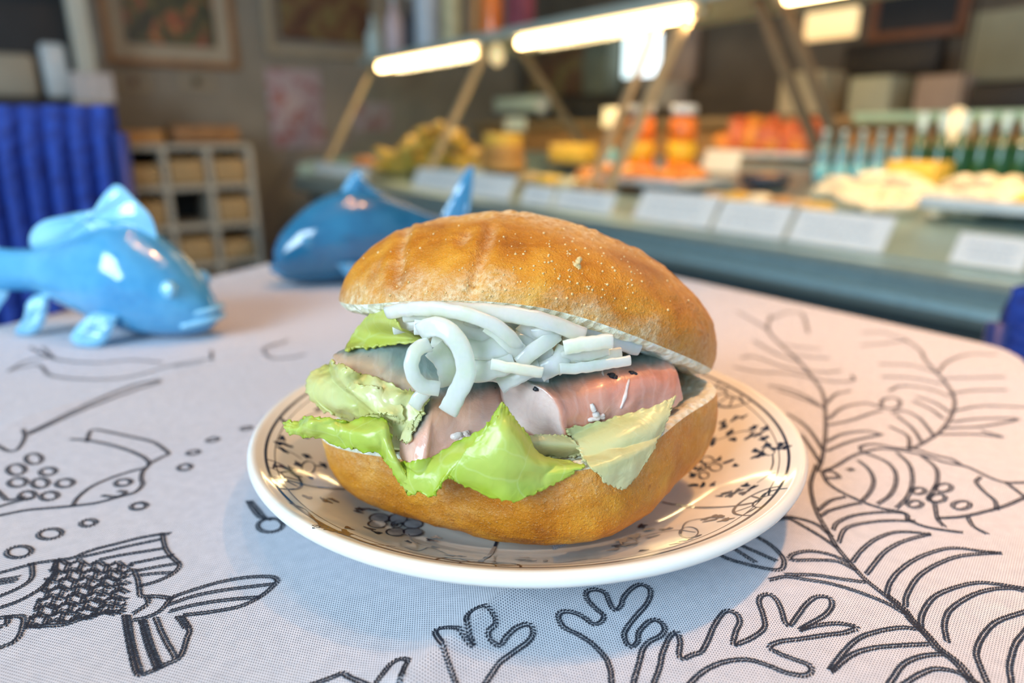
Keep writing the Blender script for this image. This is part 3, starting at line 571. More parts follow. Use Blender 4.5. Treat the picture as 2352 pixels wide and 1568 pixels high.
# cuts scored into the top crust, traced over the dome
def pix(p):
    d = p[..., 1] * CP - (p[..., 2] - ZC) * SP; u_ = p[..., 1] * SP + (p[..., 2] - ZC) * CP
    return np.stack([1176 + F * p[..., 0] / d, 784 - F * u_ / d], -1)
SC = []
for pl, dp, wd in (([(935, 530), (922, 560), (915, 600), (912, 650)], .0011, .0016), ([(1128, 530), (1115, 575), (1100, 620), (1085, 680)], .0015, .0022), ([(1075, 540), (1060, 555)], .0008, .0015)):
    SC.append((np.array(pl, float), dp, wd))
def crustify(G, sign):
    nt, ns, _ = G.shape; du = np.roll(G, -1, 1) - np.roll(G, 1, 1); dv = np.zeros_like(G); dv[1:-1] = G[2:] - G[:-2]; dv[0] = G[1] - G[0]; dv[-1] = G[-1] - G[-2]
    N = np.cross(du, dv) * 1.0; N /= (np.linalg.norm(N, axis=-1, keepdims=True) + 1e-12)
    if sign < 0: pass
    c = G.mean((0, 1)); sgn = np.sign(((G - c) * N).sum(-1)[nt // 4].mean()); N *= sgn
    px_ = pix(G); cols = np.zeros((nt, ns, 3)); out = G.copy(); vis = (N * (CAM - G)).sum(-1) > -.01
    for k in range(nt):
        for i in range(ns):
            p = G[k, i]; ed = 1 - k / (nt - 1)
            d = .0009 * fbm(p, 45, 2, 3) + .00028 * fbm(p, 260, 5, 3)
            if sign > 0: # wrinkled ridge across the crown
                q = p - np.array([TOPP[0], TOPP[1] - .002, 0]); rl = abs(q[1] + .25 * q[0] + .006 * nz(p, 60, 9)); ew = math.exp(-(rl / .015) ** 2) * math.exp(-((q[0]) / .05) ** 2)
                if k > nt * .2: d += ew * (.0014 + .0030 * max(0, fbm(p, 120, 11, 3))) * .6
                cols[k, i, 0] += ew * 1.0
            for pl, dp, wd in SC:
                if sign > 0 and vis[k, i] and p[1] < .23:
                    x = px_[k, i]; D = min(pseg(x, pl[j], pl[j + 1])[0] for j in range(len(pl) - 1)) / 8e3
                    if D < .008:
                        d -= dp * math.exp(-(D / wd) ** 2) - .5 * dp * math.exp(-((D - .0028) / .0016) ** 2); cols[k, i, 0] += .5 * math.exp(-(D / (wd * .6)) ** 2)
            if sign > 0: cols[k, i, 0] += max(0, min(1, (ed - .80) * 5 + .9 * fbm(p, 60, 21, 3))) * .8 * (1 if p[0] < .04 else .35)
            else: cols[k, i, 0] += max(0, .25 * fbm(p, 50, 8, 3)) + .25 * max(0, ed - .8) * 5
            cols[k, i, 1] += max(0, fbm(p, 40, 33, 3) - .30) * 1.2 + (max(0, min(.30, (p[0] - .02) * 9)) * (1 if sign > 0 else .4))  # random burnt patches, plus browner towards the right
            f = min(1, k / 3)
            out[k, i] = p + N[k, i] * d * f
    return out, np.clip(cols, 0, 1)
GT2, CT = crustify(GT, 1); GB2, CB = crustify(GB, -1)
GB2[..., 2] = np.maximum(GB2[..., 2], .7550)
mesh_top = wparent(mesh('top_crust', GT2.reshape(-1, 3), gridfaces(NT, NS), M['crust'], None, True, cols=CT.reshape(-1, 3)), roll)
mesh_bot = wparent(mesh('bottom_crust', GB2.reshape(-1, 3), gridfaces(NT, NS, True), M['crust'], None, True, cols=CB.reshape(-1, 3)), roll)
CRV = []
def crumb(G, sign, par):
    rim_ = G[0]; c = rim_.mean(0); K = 46; vs = []
    for k in range(K):
        f = 1 - k / (K - 1); f = f ** .8
        for i in range(NS):
            p = c + (rim_[i] - c) * f
            e = min(1, k / 4)
            rough = .0011 * fbm(p, 230, 40, 2) + .0012 * fbm(p, 70, 41, 2)
            dz = (rough * e + (.0026 if sign > 0 else .0018) * math.sin(min(1, k / 3) * math.pi * .5)) * (-sign)
            if k in (1, 2): p = c + (rim_[i] - c) * (f + .004 + .010 * abs(nz(p, 260, 12)))
            vs.append(p + np.array([0, 0, dz - (.006 * (1 - f ** 3) if sign < 0 else 0)]))
    if sign < 0: CRV.append((vs, gridfaces(K, NS, False)))
    return wparent(mesh('crumb', vs, gridfaces(K, NS, sign > 0), M['crumb'], None, True), par)
crumb(GT2, 1, mesh_top) if False else None
c1 = crumb(GT2, 1, roll); c2 = crumb(GB2, -1, roll)
for c_, par_ in ((c1, mesh_top), (c2, mesh_bot)): c_.parent = par_; c_.matrix_basis = Matrix.Identity(4)
# hinge of crumb joining the halves at the back
vs = []; K = 60; H = 12
cT, cB = GT2[0].mean(0), GB2[0].mean(0)
def rimat(Rm, c, ang):
    a = np.arctan2(Rm[:, 1] - c[1], Rm[:, 0] - c[0]); return Rm[np.argmin(np.abs(np.angle(np.exp(1j * (a - ang)))))]
for k in range(K):
    ang = R(22 + 128 * k / (K - 1)); a = cT + (rimat(GT2[0], cT, ang) - cT) * .93; b = cB + (rimat(GB2[0], cB, ang) - cB) * .93
    for j in range(H):
        f = j / (H - 1); p = a * (1 - f) + b * f; q = p + (np.array([p[0] - cT[0], p[1] - cT[1], 0])) * (.03 * math.sin(math.pi * f)) + .0012 * fbm(p, 130, 3, 3); vs.append(q)
hg = wparent(mesh('hinge', vs, [(k * H + j, k * H + j + 1, (k + 1) * H + j + 1, (k + 1) * H + j) for k in range(K - 1) for j in range(H - 1)], M['crumb'], None, True), roll)
md = hg.modifiers.new('solid', 'SOLIDIFY'); md.thickness = .004
# crumbs and seeds stuck to the crust
lum = MB(); rng = random.Random(3)
def nug(mb, c, r, seed, m=0, st=(1, 1, 1)):
    P = []; n1, n2 = 8, 6
    for a in range(n2 + 1):
        for b_ in range(n1):
            th = math.pi * a / n2; ph = 2 * math.pi * b_ / n1; v = np.array([math.sin(th) * math.cos(ph) * st[0], math.sin(th) * math.sin(ph) * st[1], math.cos(th) * st[2]]); P.append(np.array(c) + v * r * (1 + .35 * nz(v, 2.1, seed)))
    mb.add(P, [(a * n1 + b_, (a + 1) * n1 + b_, (a + 1) * n1 + (b_ + 1) % n1, a * n1 + (b_ + 1) % n1) for a in range(n2) for b_ in range(n1)], m)
def bvh_of(*G):
    V_, F_ = [], []
    for vs_, fs_ in G:
        n0 = len(V_); V_ += [tuple(p) for p in vs_]; F_ += [tuple(i + n0 for i in q) for q in fs_]
    return BVHTree.FromPolygons(V_, F_)
BT = bvh_of((GT2.reshape(-1, 3), gridfaces(NT, NS)), (GB2.reshape(-1, 3), gridfaces(NT, NS)))
def hit(px, py, bv=BT):
    r = ray(px, py); r = r / np.linalg.norm(r); h = bv.ray_cast(Vector(CAM), Vector(r)); return np.array(h[0]) if h[0] else None
for _ in range(230):
    x = rng.gauss(1400, 130); y = rng.gauss(610, 60)
    if _ > 150: x = rng.uniform(820, 1500); y = rng.uniform(500, 700)
    h = hit(x, y)
    if h is not None and h[2] > .80: nug(lum, h, rng.uniform(.00018, .00042), _)
h = hit(1325, 606)
for k in range(7): nug(lum, h + np.array([rng.uniform(-.0006, .0006), -.0006, rng.uniform(-.0016, .0016)]), rng.uniform(.0007, .0011), k)
wparent(lum.build('crust_crumbs', simple('toasted_crumbs', (.80, .52, .22), .5, .3, 900, .3)), roll)['kind'] = 'stuff'

# ------------------------------------------------------------------ herring
def solid(name, secs, colf, n=40, ns=46, exp=4.0, seed=0, amp=.0005):
    """secs: (px,py,Y, a(mm up vector), b(mm front vector)); lofted closed slab"""
    S = []
    for px, py, Y, a, b in secs: S.append(np.r_[aty(px, py, Y), np.array(a) / 1000, np.array(b) / 1000])
    S = cr(S, ns); vs = []; cols = []
    full = [(S[0], f) for f in (.0, .35, .7, .9)] + [(q, 1.0) for q in S] + [(S[-1], f) for f in (.9, .7, .35, .0)]
    for q, f in full:
        c, a, b = q[:3], q[3:6], q[6:9]
        for k in range(n):
            th = 2 * math.pi * k / n; cs, sn = math.cos(th), math.sin(th); kk = (abs(cs) ** exp + abs(sn) ** exp) ** (-1 / exp) * f
            p = c + a * sn * kk + b * cs * kk; d = amp * fbm(p, 130, seed, 4) + amp * .4 * fbm(p, 600, seed + 3, 2)
            v = (p - c); L_ = np.linalg.norm(v); vs.append(p + (v / L_ * d * 1.4 if L_ > 1e-6 else 0)); cols.append(colf(sn * kk, cs * kk, f, p))
    m_ = len(full); fs = [(i * n + k, i * n + (k + 1) % n, (i + 1) * n + (k + 1) % n, (i + 1) * n + k) for i in range(m_ - 1) for k in range(n)]
    c0 = np.array(vs).mean(0); fl = vs, fs
    o = mesh(name, vs, fs, M['herring'], None, True, cols=cols)
    return o, fl
PINK = np.array([.88, .36, .23]); PALE = np.array([.92, .58, .47]); SKIN = np.array([.20, .26, .24]); TAN = np.array([.62, .45, .30]); WHT = np.array([.92, .78, .73])
def mixc(a, b, t): t = min(1, max(0, t)); return a * (1 - t) + b * t
def col3(s, c, f, p):
    x = PINK * (.95 + .25 * nz(p, 90, 2)); x = mixc(x, PALE, .45 + .8 * nz(p, 55, 4) + (-s * .25))
    if f < 1: x = mixc(x, WHT, .75)
    t = (s - .80) * 6 + (-c - .15) * 1.6 + .5 * nz(p, 160, 6) + (.052 - p[0]) * 12 - .35 if s > .6 else -1
    return mixc(x, SKIN, t)
h3, g3 = solid('herring_fillet', [(1222, 940, .168, (-1.6, .5, 8.0), (8.2, -5.5, -2.4)), (1290, 932, .172, (-1.0, .5, 8.0), (4.5, -7, -2.8)), (1380, 907, .176, (-.4, .6, 7.6), (1.5, -8, -2.6)), (1460, 888, .181, (-.3, .6, 7.2), (.8, -8, -1.6)), (1525, 872, .186, (-.8, .5, 6.0), (.8, -7, -1.8)), (1552, 868, .188, (-1.2, .5, 4.6), (.6, -5, -1.4))], col3, seed=3)
tag(h3, 'thick pink herring fillet jutting out at the right, two black specks on it', 'herring fillet', 'herring fillets in the bread roll')
def col2(s, c, f, p):
    x = mixc(PINK * .95, PALE, .6 + .9 * nz(p, 60, 14)); x = mixc(x, np.array([.80, .42, .20]), .8 * nz(p, 45, 9))
    if f < 1: x = mixc(x, PALE, .6)
    t = (s - .80) * 4.5 + (-c) * 1.0 + .5 * nz(p, 170, 16) + .25
    return mixc(x, SKIN * .85, t)
h2, g2 = solid('herring_fillet', [(937, 1030, .160, (.5, 2, 3.2), (2.2, -3, -1)), (965, 1005, .163, (.5, 3.5, 6.2), (2, -6, -2)), (1010, 975, .167, (0, 5, 8.2), (0, -7, -3)), (1080, 950, .171, (0, 5.5, 7.6), (0, -7, -3.4)), (1150, 945, .175, (0, 5.5, 7), (0, -7, -3.4)), (1250, 940, .18, (0, 5, 6), (0, -7, -3))], col2, seed=8)
tag(h2, 'pink herring fillet with grey skin at the front centre, its tip resting on lettuce', 'herring fillet', 'herring fillets in the bread roll')
def col1(s, c, f, p):
    x = mixc(PALE, WHT, .5); t = (s * .9 - c * .8 + .30) * 3; x = mixc(x, TAN, t); t2 = (s - .45) * 3 + (-c) * 1.4 + (p[0] + .048) * 22 - .6 + .5 * nz(p, 120, 1)
    return mixc(x, SKIN * 1.25, t2)
h1, g1 = solid('herring_fillet', [(772, 822, .186, (0, .6, 1.4), (-.8, -2, -.4)), (810, 832, .183, (0, 2, 3.0), (-2.5, -6, -2)), (870, 845, .180, (0, 3.4, 4.4), (-3, -8, -4)), (930, 866, .177, (0, 3.6, 5), (-3, -9, -5)), (1000, 880, .176, (0, 3.6, 5), (-2, -9, -5)), (1080, 880, .18, (0, 3.6, 5), (0, -9, -5))], col1, seed=12, exp=3)
tag(h1, 'grey-brown skinned herring fillet with pale edge pointing left above the curly lettuce', 'herring fillet', 'herring fillets in the bread roll')
h4, g4 = solid('herring_fillet', [(1000, 850, .205, (0, 0, 9), (0, -14, 0)), (1200, 860, .205, (0, 0, 10), (0, -16, 0)), (1400, 870, .215, (0, 0, 9), (0, -16, 0)), (1560, 885, .225, (0, 0, 5.5), (0, -12, 0)), (1610, 890, .228, (0, 0, 3), (0, -8, 0))], lambda s, c, f, p: mixc(np.array([.62, .34, .16]), SKIN, .5 + nz(p, 60, 3)), seed=21)
tag(h4, 'dark herring fillet lying deepest inside the roll behind the onions', 'herring fillet', 'herring fillets in the bread roll')
sp = MB(); rng = random.Random(5)
BH = bvh_of(g3, g2, g1)
for grp in (((1405, 862, .0011), (1412, 866, .0009), (1399, 860, .0006)), ((1452, 856, .0008), (1459, 858, .0007), (1447, 854, .0005)), ((1231, 893, .0009),)):
    sp = MB()
    for x, y, r in grp:
        h = hit(x, y, BH)
        if h is not None: nug(sp, h, r, int(x), 0, (1, 1, .7))
    if sp.v: wparent(sp.build('spice_speck', M['pepper']), h3)
sh = MB()
for pl, r in (([(1445, 870), (1440, 888), (1436, 908), (1430, 925), (1425, 938)], .0005), ([(1358, 927), (1365, 945), (1372, 955), (1388, 960)], .0009), ([(1350, 965), (1370, 960), (1388, 952)], .0008), ([(1384, 848), (1383, 856), (1386, 862)], .0003)):
    P = [hit(x, y, BH) for x, y in pl]; P = [q + np.array([0, -.0002, .0001]) for q in P if q is not None]
    if len(P) > 2: sh.tube(cr(P, 14), [r * (.5 + .5 * math.sin(math.pi * k / 13)) * (1 + .15 * math.sin(k * 1.1)) for k in range(14)], 8)
wparent(sh.build('flesh_shred', M['shred']), h3)
sh = MB()
for k in range(9):
    h = hit(1070 + rng.uniform(-22, 18), 1003 + rng.uniform(-9, 9), BH)
    if h is not None: nug(sh, h, rng.uniform(.0008, .0016), k, 0, (1.2, .7, .8))
if sh.v: wparent(sh.build('flesh_shred', M['shred']), h2)

# ------------------------------------------------------------------ lettuce
def sheet(name, rows, matn, label, nu=70, nv=34, ruf=.0010, freq=60, seed=0, th=.0006, off=.0014, edgeg=0, drape=True, bv=None):
    n = max(len(r) for r in rows); rows2 = [cr(r, nu) for r in rows]; G = np.array([cr([r[i] for r in rows2], nv) for i in range(nu)])  # nu,nv,3
    vs = []; cols = []
    B_ = bv or BA
    for i in range(nu):
        for j in range(nv):
            px, py, Y = G[i, j]; eb = max(abs(2 * j / (nv - 1) - 1), abs(2 * i / (nu - 1) - 1)) ** 10; px += 7 * eb * nz((i * .22, j * .22, seed), 1) + 1.6 * eb * nz((i * .7, j * .7, seed), 1); py += 8 * eb * nz((i * .25, j * .25, seed + 5), 1) + 1.6 * eb * nz((i * .8, j * .8, seed + 5), 1); w_ = min(j, nv - 1 - j, i, nu - 1 - i) / 6
            if drape:
                h = hit(px, py, B_)
                if h is not None and h[1] - off < Y: Y = h[1] - off
            p = aty(px, py, Y); e = max(abs(2 * j / (nv - 1) - 1), 0) ** 2
            p = p + np.array([.35, -1, .35]) * ruf * (.4 + .6 * e) * fbm(p, freq, seed, 3) + np.array([0, -.3, .6]) * ruf * .5 * nz(p, freq * 3, seed + 4) * e
            vs.append(p); cols.append((max(0, (e - .6) * 2) * edgeg, max(0, .5 - .5 * e - .2), 0))
    # smooth depth to avoid hard creases
    P = np.array(vs).reshape(nu, nv, 3)
    for _ in range(3):
        Q = P.copy(); Q[1:-1, 1:-1] = (P[1:-1, 1:-1] * 2 + P[2:, 1:-1] + P[:-2, 1:-1] + P[1:-1, 2:] + P[1:-1, :-2]) / 6; P = Q
    fs = [(i * nv + j, i * nv + j + 1, (i + 1) * nv + j + 1, (i + 1) * nv + j) for i in range(nu - 1) for j in range(nv - 1)]
    return P.reshape(-1, 3), fs, cols
BA = bvh_of((GT2.reshape(-1, 3), gridfaces(NT, NS)), (GB2.reshape(-1, 3), gridfaces(NT, NS)), CRV[0], g1, g2, g3)
def leaf(sheets, matn, label, th=.0006):
    V_, F_, C_ = [], [], []
    for s in sheets:
        v, f, c = s; n0 = len(V_); V_ += list(v); F_ += [tuple(i + n0 for i in q) for q in f]; C_ += list(c)
    o = mesh('lettuce_leaf', V_, F_, M[matn], None, True, cols=C_); md = o.modifiers.new('solid', 'SOLIDIFY'); md.thickness = th; md.offset = 0
    return tag(o, label, 'lettuce leaf', 'lettuce leaves in the bread roll')
S1 = sheet('a', [[(862, 712, .190), (876, 712, .184), (892, 714, .178), (905, 724, .174)], [(840, 732, .188), (862, 734, .182), (890, 742, .177), (925, 756, .173)], [(815, 762, .193), (850, 764, .187), (900, 768, .183), (966, 776, .179)], [(792, 803, .190), (850, 797, .184), (900, 791, .181), (958, 786, .178)]], 'leaf_yellow', '', seed=2, ruf=.0012)
leaf([S1], 'leaf_yellow', 'yellow-green lettuce tip hanging from under the top crust at the upper left')
S2 = [sheet('b', [[(762, 832, .196), (800, 845, .190), (860, 868, .186), (930, 892, .182), (985, 915, .178)], [(712, 862, .192), (760, 880, .182), (830, 890, .178), (900, 915, .174), (970, 935, .172)], [(706, 900, .188), (755, 925, .178), (830, 930, .172), (890, 945, .169), (955, 965, .168)], [(735, 938, .186), (785, 960, .178), (835, 968, .172), (890, 975, .168), (945, 990, .166)]], '', '', seed=6, ruf=.0052, freq=95, off=.002, nu=110, nv=60),
      sheet('b2', [[(800, 880, .178), (850, 885, .172), (910, 905, .170)], [(790, 915, .176), (850, 905, .168), (925, 935, .168)], [(815, 955, .174), (870, 948, .166), (930, 965, .166)]], '', '', seed=9, ruf=.0035, freq=90, off=.003),
      sheet('b3', [[(905, 900, .170), (950, 925, .168), (975, 945, .166)], [(900, 945, .168), (930, 960, .166), (960, 975, .164)], [(905, 1000, .166), (920, 1010, .164), (935, 1020, .162)]], '', '', seed=11, ruf=.002, freq=90)]
leaf(S2, 'leaf_heart', 'crumpled pale yellow lettuce heart leaf sticking out at the left below the herring')
S3 = [sheet('c', [[(652, 968, .176), (690, 968, .172), (712, 956, .168), (760, 962, .168), (820, 966, .167), (878, 962, .165), (893, 990, .163), (905, 1040, .160), (928, 1075, .158)],
                  [(656, 984, .172), (690, 985, .168), (715, 975, .164), (765, 985, .164), (820, 995, .162), (875, 1000, .160), (893, 1030, .158), (915, 1068, .156), (934, 1095, .155)],
                  [(668, 999, .172), (695, 1000, .168), (718, 1005, .166), (770, 1020, .165), (820, 1030, .163), (872, 1040, .160), (888, 1060, .158), (912, 1095, .156), (937, 1134, .155)]], '', '', seed=15, ruf=.0042, freq=95, nu=150, nv=44, edgeg=1),
      sheet('d', [[(920, 1062, .160), (950, 1060, .158), (1000, 1048, .157), (1060, 1015, .156), (1110, 985, .155), (1140, 950, .156), (1157, 925, .157)],
                  [(928, 1095, .156), (955, 1095, .154), (1000, 1080, .153), (1055, 1055, .151), (1110, 1035, .151), (1150, 1010, .151), (1180, 965, .153)],
                  [(936, 1134, .155), (960, 1130, .154), (990, 1136, .152), (1015, 1105, .150), (1060, 1095, .149), (1130, 1085, .149), (1200, 1010, .151)]], '', '', seed=18, ruf=.0030, freq=85, nu=110, nv=50, edgeg=1)]
leaf(S3, 'leaf_green', 'bright green ruffled lettuce leaf trailing over the lower front edge to the far left')
S4 = [sheet('e', [[(1156, 924, .1535), (1172, 948, .154), (1190, 975, .1545), (1212, 1005, .1555), (1216, 1030, .156)],
                  [(1128, 975, .1505), (1160, 1000, .149), (1195, 1020, .150), (1222, 1042, .152), (1260, 1052, .156)],
                  [(1070, 1035, .150), (1120, 1055, .147), (1190, 1070, .147), (1250, 1072, .151), (1340, 1068, .158)],
                  [(1032, 1090, .150), (1090, 1100, .148), (1160, 1110, .147), (1240, 1100, .151), (1325, 1080, .157)],
                  [(1030, 1092, .150), (1100, 1128, .149), (1172, 1147, .148), (1240, 1122, .151), (1310, 1092, .156)]], '', '', seed=25, ruf=.0024, freq=55, nu=100, nv=80, edgeg=.7)]
leaf(S4, 'leaf_green', 'bright green pointed lettuce leaf folded up at the front centre of the roll')
S5 = [sheet('f', [[(1300, 985, .166), (1380, 968, .166), (1450, 948, .168), (1520, 925, .172), (1552, 908, .175)],
                  [(1318, 1015, .161), (1390, 1010, .160), (1450, 1000, .161), (1505, 980, .165), (1535, 955, .169)],
                  [(1345, 1060, .157), (1390, 1062, .157), (1435, 1058, .159), (1480, 1035, .162), (1512, 1005, .166)],
                  [(1392, 1108, .157), (1410, 1115, .157), (1428, 1121, .158), (1455, 1100, .160), (1492, 1042, .164)]], '', '', seed=31, ruf=.0010, freq=40, nu=80, nv=70),
      ]
leaf(S5, 'leaf_pale', 'pale translucent lettuce leaf hanging below the right-hand herring fillet')
S6 = [sheet('g', [[(1212, 1003, .160), (1250, 998, .160), (1300, 1000, .162)], [(1215, 1020, .158), (1260, 1022, .158), (1330, 1025, .160)], [(1216, 1048, .160), (1270, 1050, .162), (1345, 1046, .165)]], '', '', seed=35, ruf=.001, freq=50)]
leaf(S6, 'leaf_pale', 'small pale lettuce fold tucked between the pointed green leaf and the hanging leaf')
S7 = [sheet('h', [[(760, 905, .215), (900, 900, .215), (1100, 900, .215), (1400, 950, .215), (1600, 930, .23)], [(780, 960, .19), (900, 985, .182), (1100, 1030, .172), (1400, 1040, .175), (1600, 960, .22)], [(770, 1005, .186), (900, 1030, .172), (1100, 1060, .162), (1350, 1060, .165), (1560, 985, .20)]], '', '', seed=41, ruf=.0015, drape=False, nu=90)]
leaf(S7, 'leaf_heart', 'flat lettuce bed lying on the bottom half beneath the herring')

# ------------------------------------------------------------------ onion
def strip(name, path, wd, tk, label, seed=0, bend=0, group='onion slices piled in the bread roll', mb=None, drape=True, off=.001):
    """path of (px,py,Y); wd = width in mm seen from the front, tk = thickness in mm"""
    G = cr(path, 36); P = []
    for px, py, Y in G:
        if drape:
            h = hit(px, py, BH2)
            if h is not None and h[1] - off < Y: Y = h[1] - off
        P.append(aty(px, py, Y))
    P = np.array(P)
    for _ in range(4): P[1:-1] = (P[:-2] + 2 * P[1:-1] + P[2:]) / 4
    vs = []; n = 16
    for i, p in enumerate(P):
        t_ = P[min(i + 1, len(P) - 1)] - P[max(i - 1, 0)]; t_ /= np.linalg.norm(t_); vw = CAM - p; vw /= np.linalg.norm(vw)
        a = np.cross(t_, vw); a /= np.linalg.norm(a); b = np.cross(a, t_)
        tw = R(bend) ; a, b = a * math.cos(tw) + b * math.sin(tw), b * math.cos(tw) - a * math.sin(tw)
        f = 1 + .08 * nz(p, 160, seed); ww = wd / 2000 * f; tt = tk / 2000
        for k in range(n):
            th = 2 * math.pi * k / n; cs, sn = math.cos(th), math.sin(th); kk = (abs(cs) ** 3.4 + abs(sn) ** 3.4) ** (-1 / 3.4)
            vs.append(p + a * .0003 * nz(p, 500, seed) + a * ww * cs * kk + b * tt * sn * kk * (1 - .25 * cs))
    L_ = len(P); fs = [(i * n + k, i * n + (k + 1) % n, (i + 1) * n + (k + 1) % n, (i + 1) * n + k) for i in range(L_ - 1) for k in range(n)] + [tuple(range(n))[::-1], tuple((L_ - 1) * n + k for k in range(n))]
    o = mesh(name, vs, fs, M['onion'], None, True); autosmooth(o, 60)
    return tag(o, label, 'onion slice', group)
BH2 = bvh_of(g1, g2, g3)
ON = [
 ([(893, 718, .176), (950, 708, .168), (1030, 712, .164), (1105, 732, .162), (1160, 765, .162), (1190, 800, .164)], 3.7, 2.6, 'long curved onion strip arching along the upper left under the crust', 0),
 ([(968, 762, .164), (1000, 748, .161), (1040, 768, .159), (1066, 815, .158), (1070, 862, .158), (1050, 905, .158), (1028, 945, .158)], 5.0, 2.2, 'big hook-shaped onion ring dangling over the front herring', 0),
 ([(985, 790, .162), (955, 805, .160), (944, 838, .159), (952, 868, .159), (975, 887, .160), (1008, 893, .161)], 3.8, 2.4, 'smaller open onion ring curling left of the hook-shaped ring', 0),
 ([(995, 800, .166), (1025, 835, .165), (1035, 880, .166)], 6.0, 2, 'onion piece seen through the opening of the hanging rings', 20),
 ([(982, 893, .164), (965, 912, .163), (950, 932, .163)], 3.6, 2, 'stubby onion end poking down below the smaller open ring', 10),
 ([(930, 722, .172), (1040, 713, .167), (1160, 720, .165), (1260, 740, .166), (1340, 770, .169)], 4.2, 2.5, 'broad onion layer directly under the front rim of the top crust', 20),
 ([(1160, 716, .174), (1260, 738, .173), (1370, 770, .175), (1466, 803, .179)], 3.6, 2.6, 'long onion strip running right to a blunt end beneath the crust', 0),
 ([(1295, 798, .164), (1350, 788, .164), (1403, 783, .165)], 3.8, 4.5, 'thick shiny onion chunk at the upper right of the pile', 0),
 ([(1290, 822, .166), (1350, 812, .166), (1395, 798, .167)], 4.0, 2.4, 'onion slice lying just under the thick shiny chunk', -25),
 ([(1352, 826, .167), (1400, 816, .168), (1425, 812, .169)], 3.4, 2.2, 'short pointed onion piece right of the thick chunk', 0),
 ([(1285, 848, .164), (1350, 842, .165), (1446, 828, .168)], 2.8, 2.4, 'thin onion strip lying on top of the right-hand herring', 0),
 ([(1130, 838, .160), (1180, 845, .159), (1243, 856, .160)], 3.0, 3.4, 'bright wet onion stick at the lower middle of the pile', 0),
 ([(1050, 790, .166), (1100, 800, .165), (1180, 790, .165), (1215, 770, .168)], 6.2, 2.4, 'wide onion slice behind the hook-shaped ring', 25),
 ([(1075, 850, .164), (1110, 850, .163), (1180, 825, .163)], 6.0, 2.2, 'wide onion slice low beside the stem of the hook-shaped ring', 10),
 ([(1120, 745, .164), (1160, 775, .163), (1195, 812, .164)], 4.4, 2.4, 'onion piece slanting down from the long arched strip', 0),
 ([(1200, 740, .168), (1235, 780, .167), (1255, 825, .166)], 5.0, 2.2, 'onion piece slanting across the middle of the pile', 0),
 ([(1190, 835, .163), (1235, 800, .164), (1280, 768, .167)], 4.0, 2.2, 'onion piece rising to the right in the middle of the pile', 0),
 ([(1240, 855, .165), (1280, 835, .165), (1300, 800, .167)], 5.0, 2.2, 'onion piece wedged below the thick shiny chunk', 0),
 ([(1150, 885, .166), (1190, 860, .165), (1240, 840, .165)], 4.6, 2.2, 'onion slice resting where the two front herrings meet', 15),
 ([(955, 738, .170), (1050, 742, .168), (1130, 765, .167), (1200, 805, .168)], 7.0, 2.2, 'broad onion layer between the arched strip and the hook-shaped ring', 15),
 ([(905, 735, .178), (980, 725, .176), (1100, 730, .174), (1220, 770, .174)], 8.0, 2.5, 'broad onion layer behind the long arched strip', 20),
 ([(1180, 705, .180), (1300, 760, .178), (1420, 810, .180)], 8.0, 3, 'broad onion layer deep in the gap at the right', 20),
 ([(1000, 760, .174), (1100, 780, .172), (1250, 800, .172), (1350, 820, .174)], 9.0, 3, 'broad onion layer at the back of the pile', 20),
 ([(1050, 835, .172), (1150, 850, .171), (1260, 850, .171)], 7.0, 3, 'broad onion layer at the bottom of the pile', 10),
]
rng = random.Random(21)
for i in range(22):
    x, y = rng.uniform(1060, 1330), rng.uniform(745, 850); 
    if y < 735 + (x - 1060) * .16: y += 30
    a = rng.uniform(-.9, .7); L_ = rng.uniform(22, 48); yd = .167 + rng.uniform(0, .006)
    ON.append(([(x - L_ * math.cos(a), y - L_ * math.sin(a), yd), (x, y - rng.uniform(2, 9), yd - .001), (x + L_ * math.cos(a), y + L_ * math.sin(a), yd)], rng.uniform(2.6, 5.0), rng.uniform(1.2, 2.2), 'small onion shred among the jumble between crust and herring', rng.uniform(-30, 30)))
for i, (p, wd, tk, lab, bd) in enumerate(ON): strip('onion_slice', p, wd, tk, lab, i, bd)

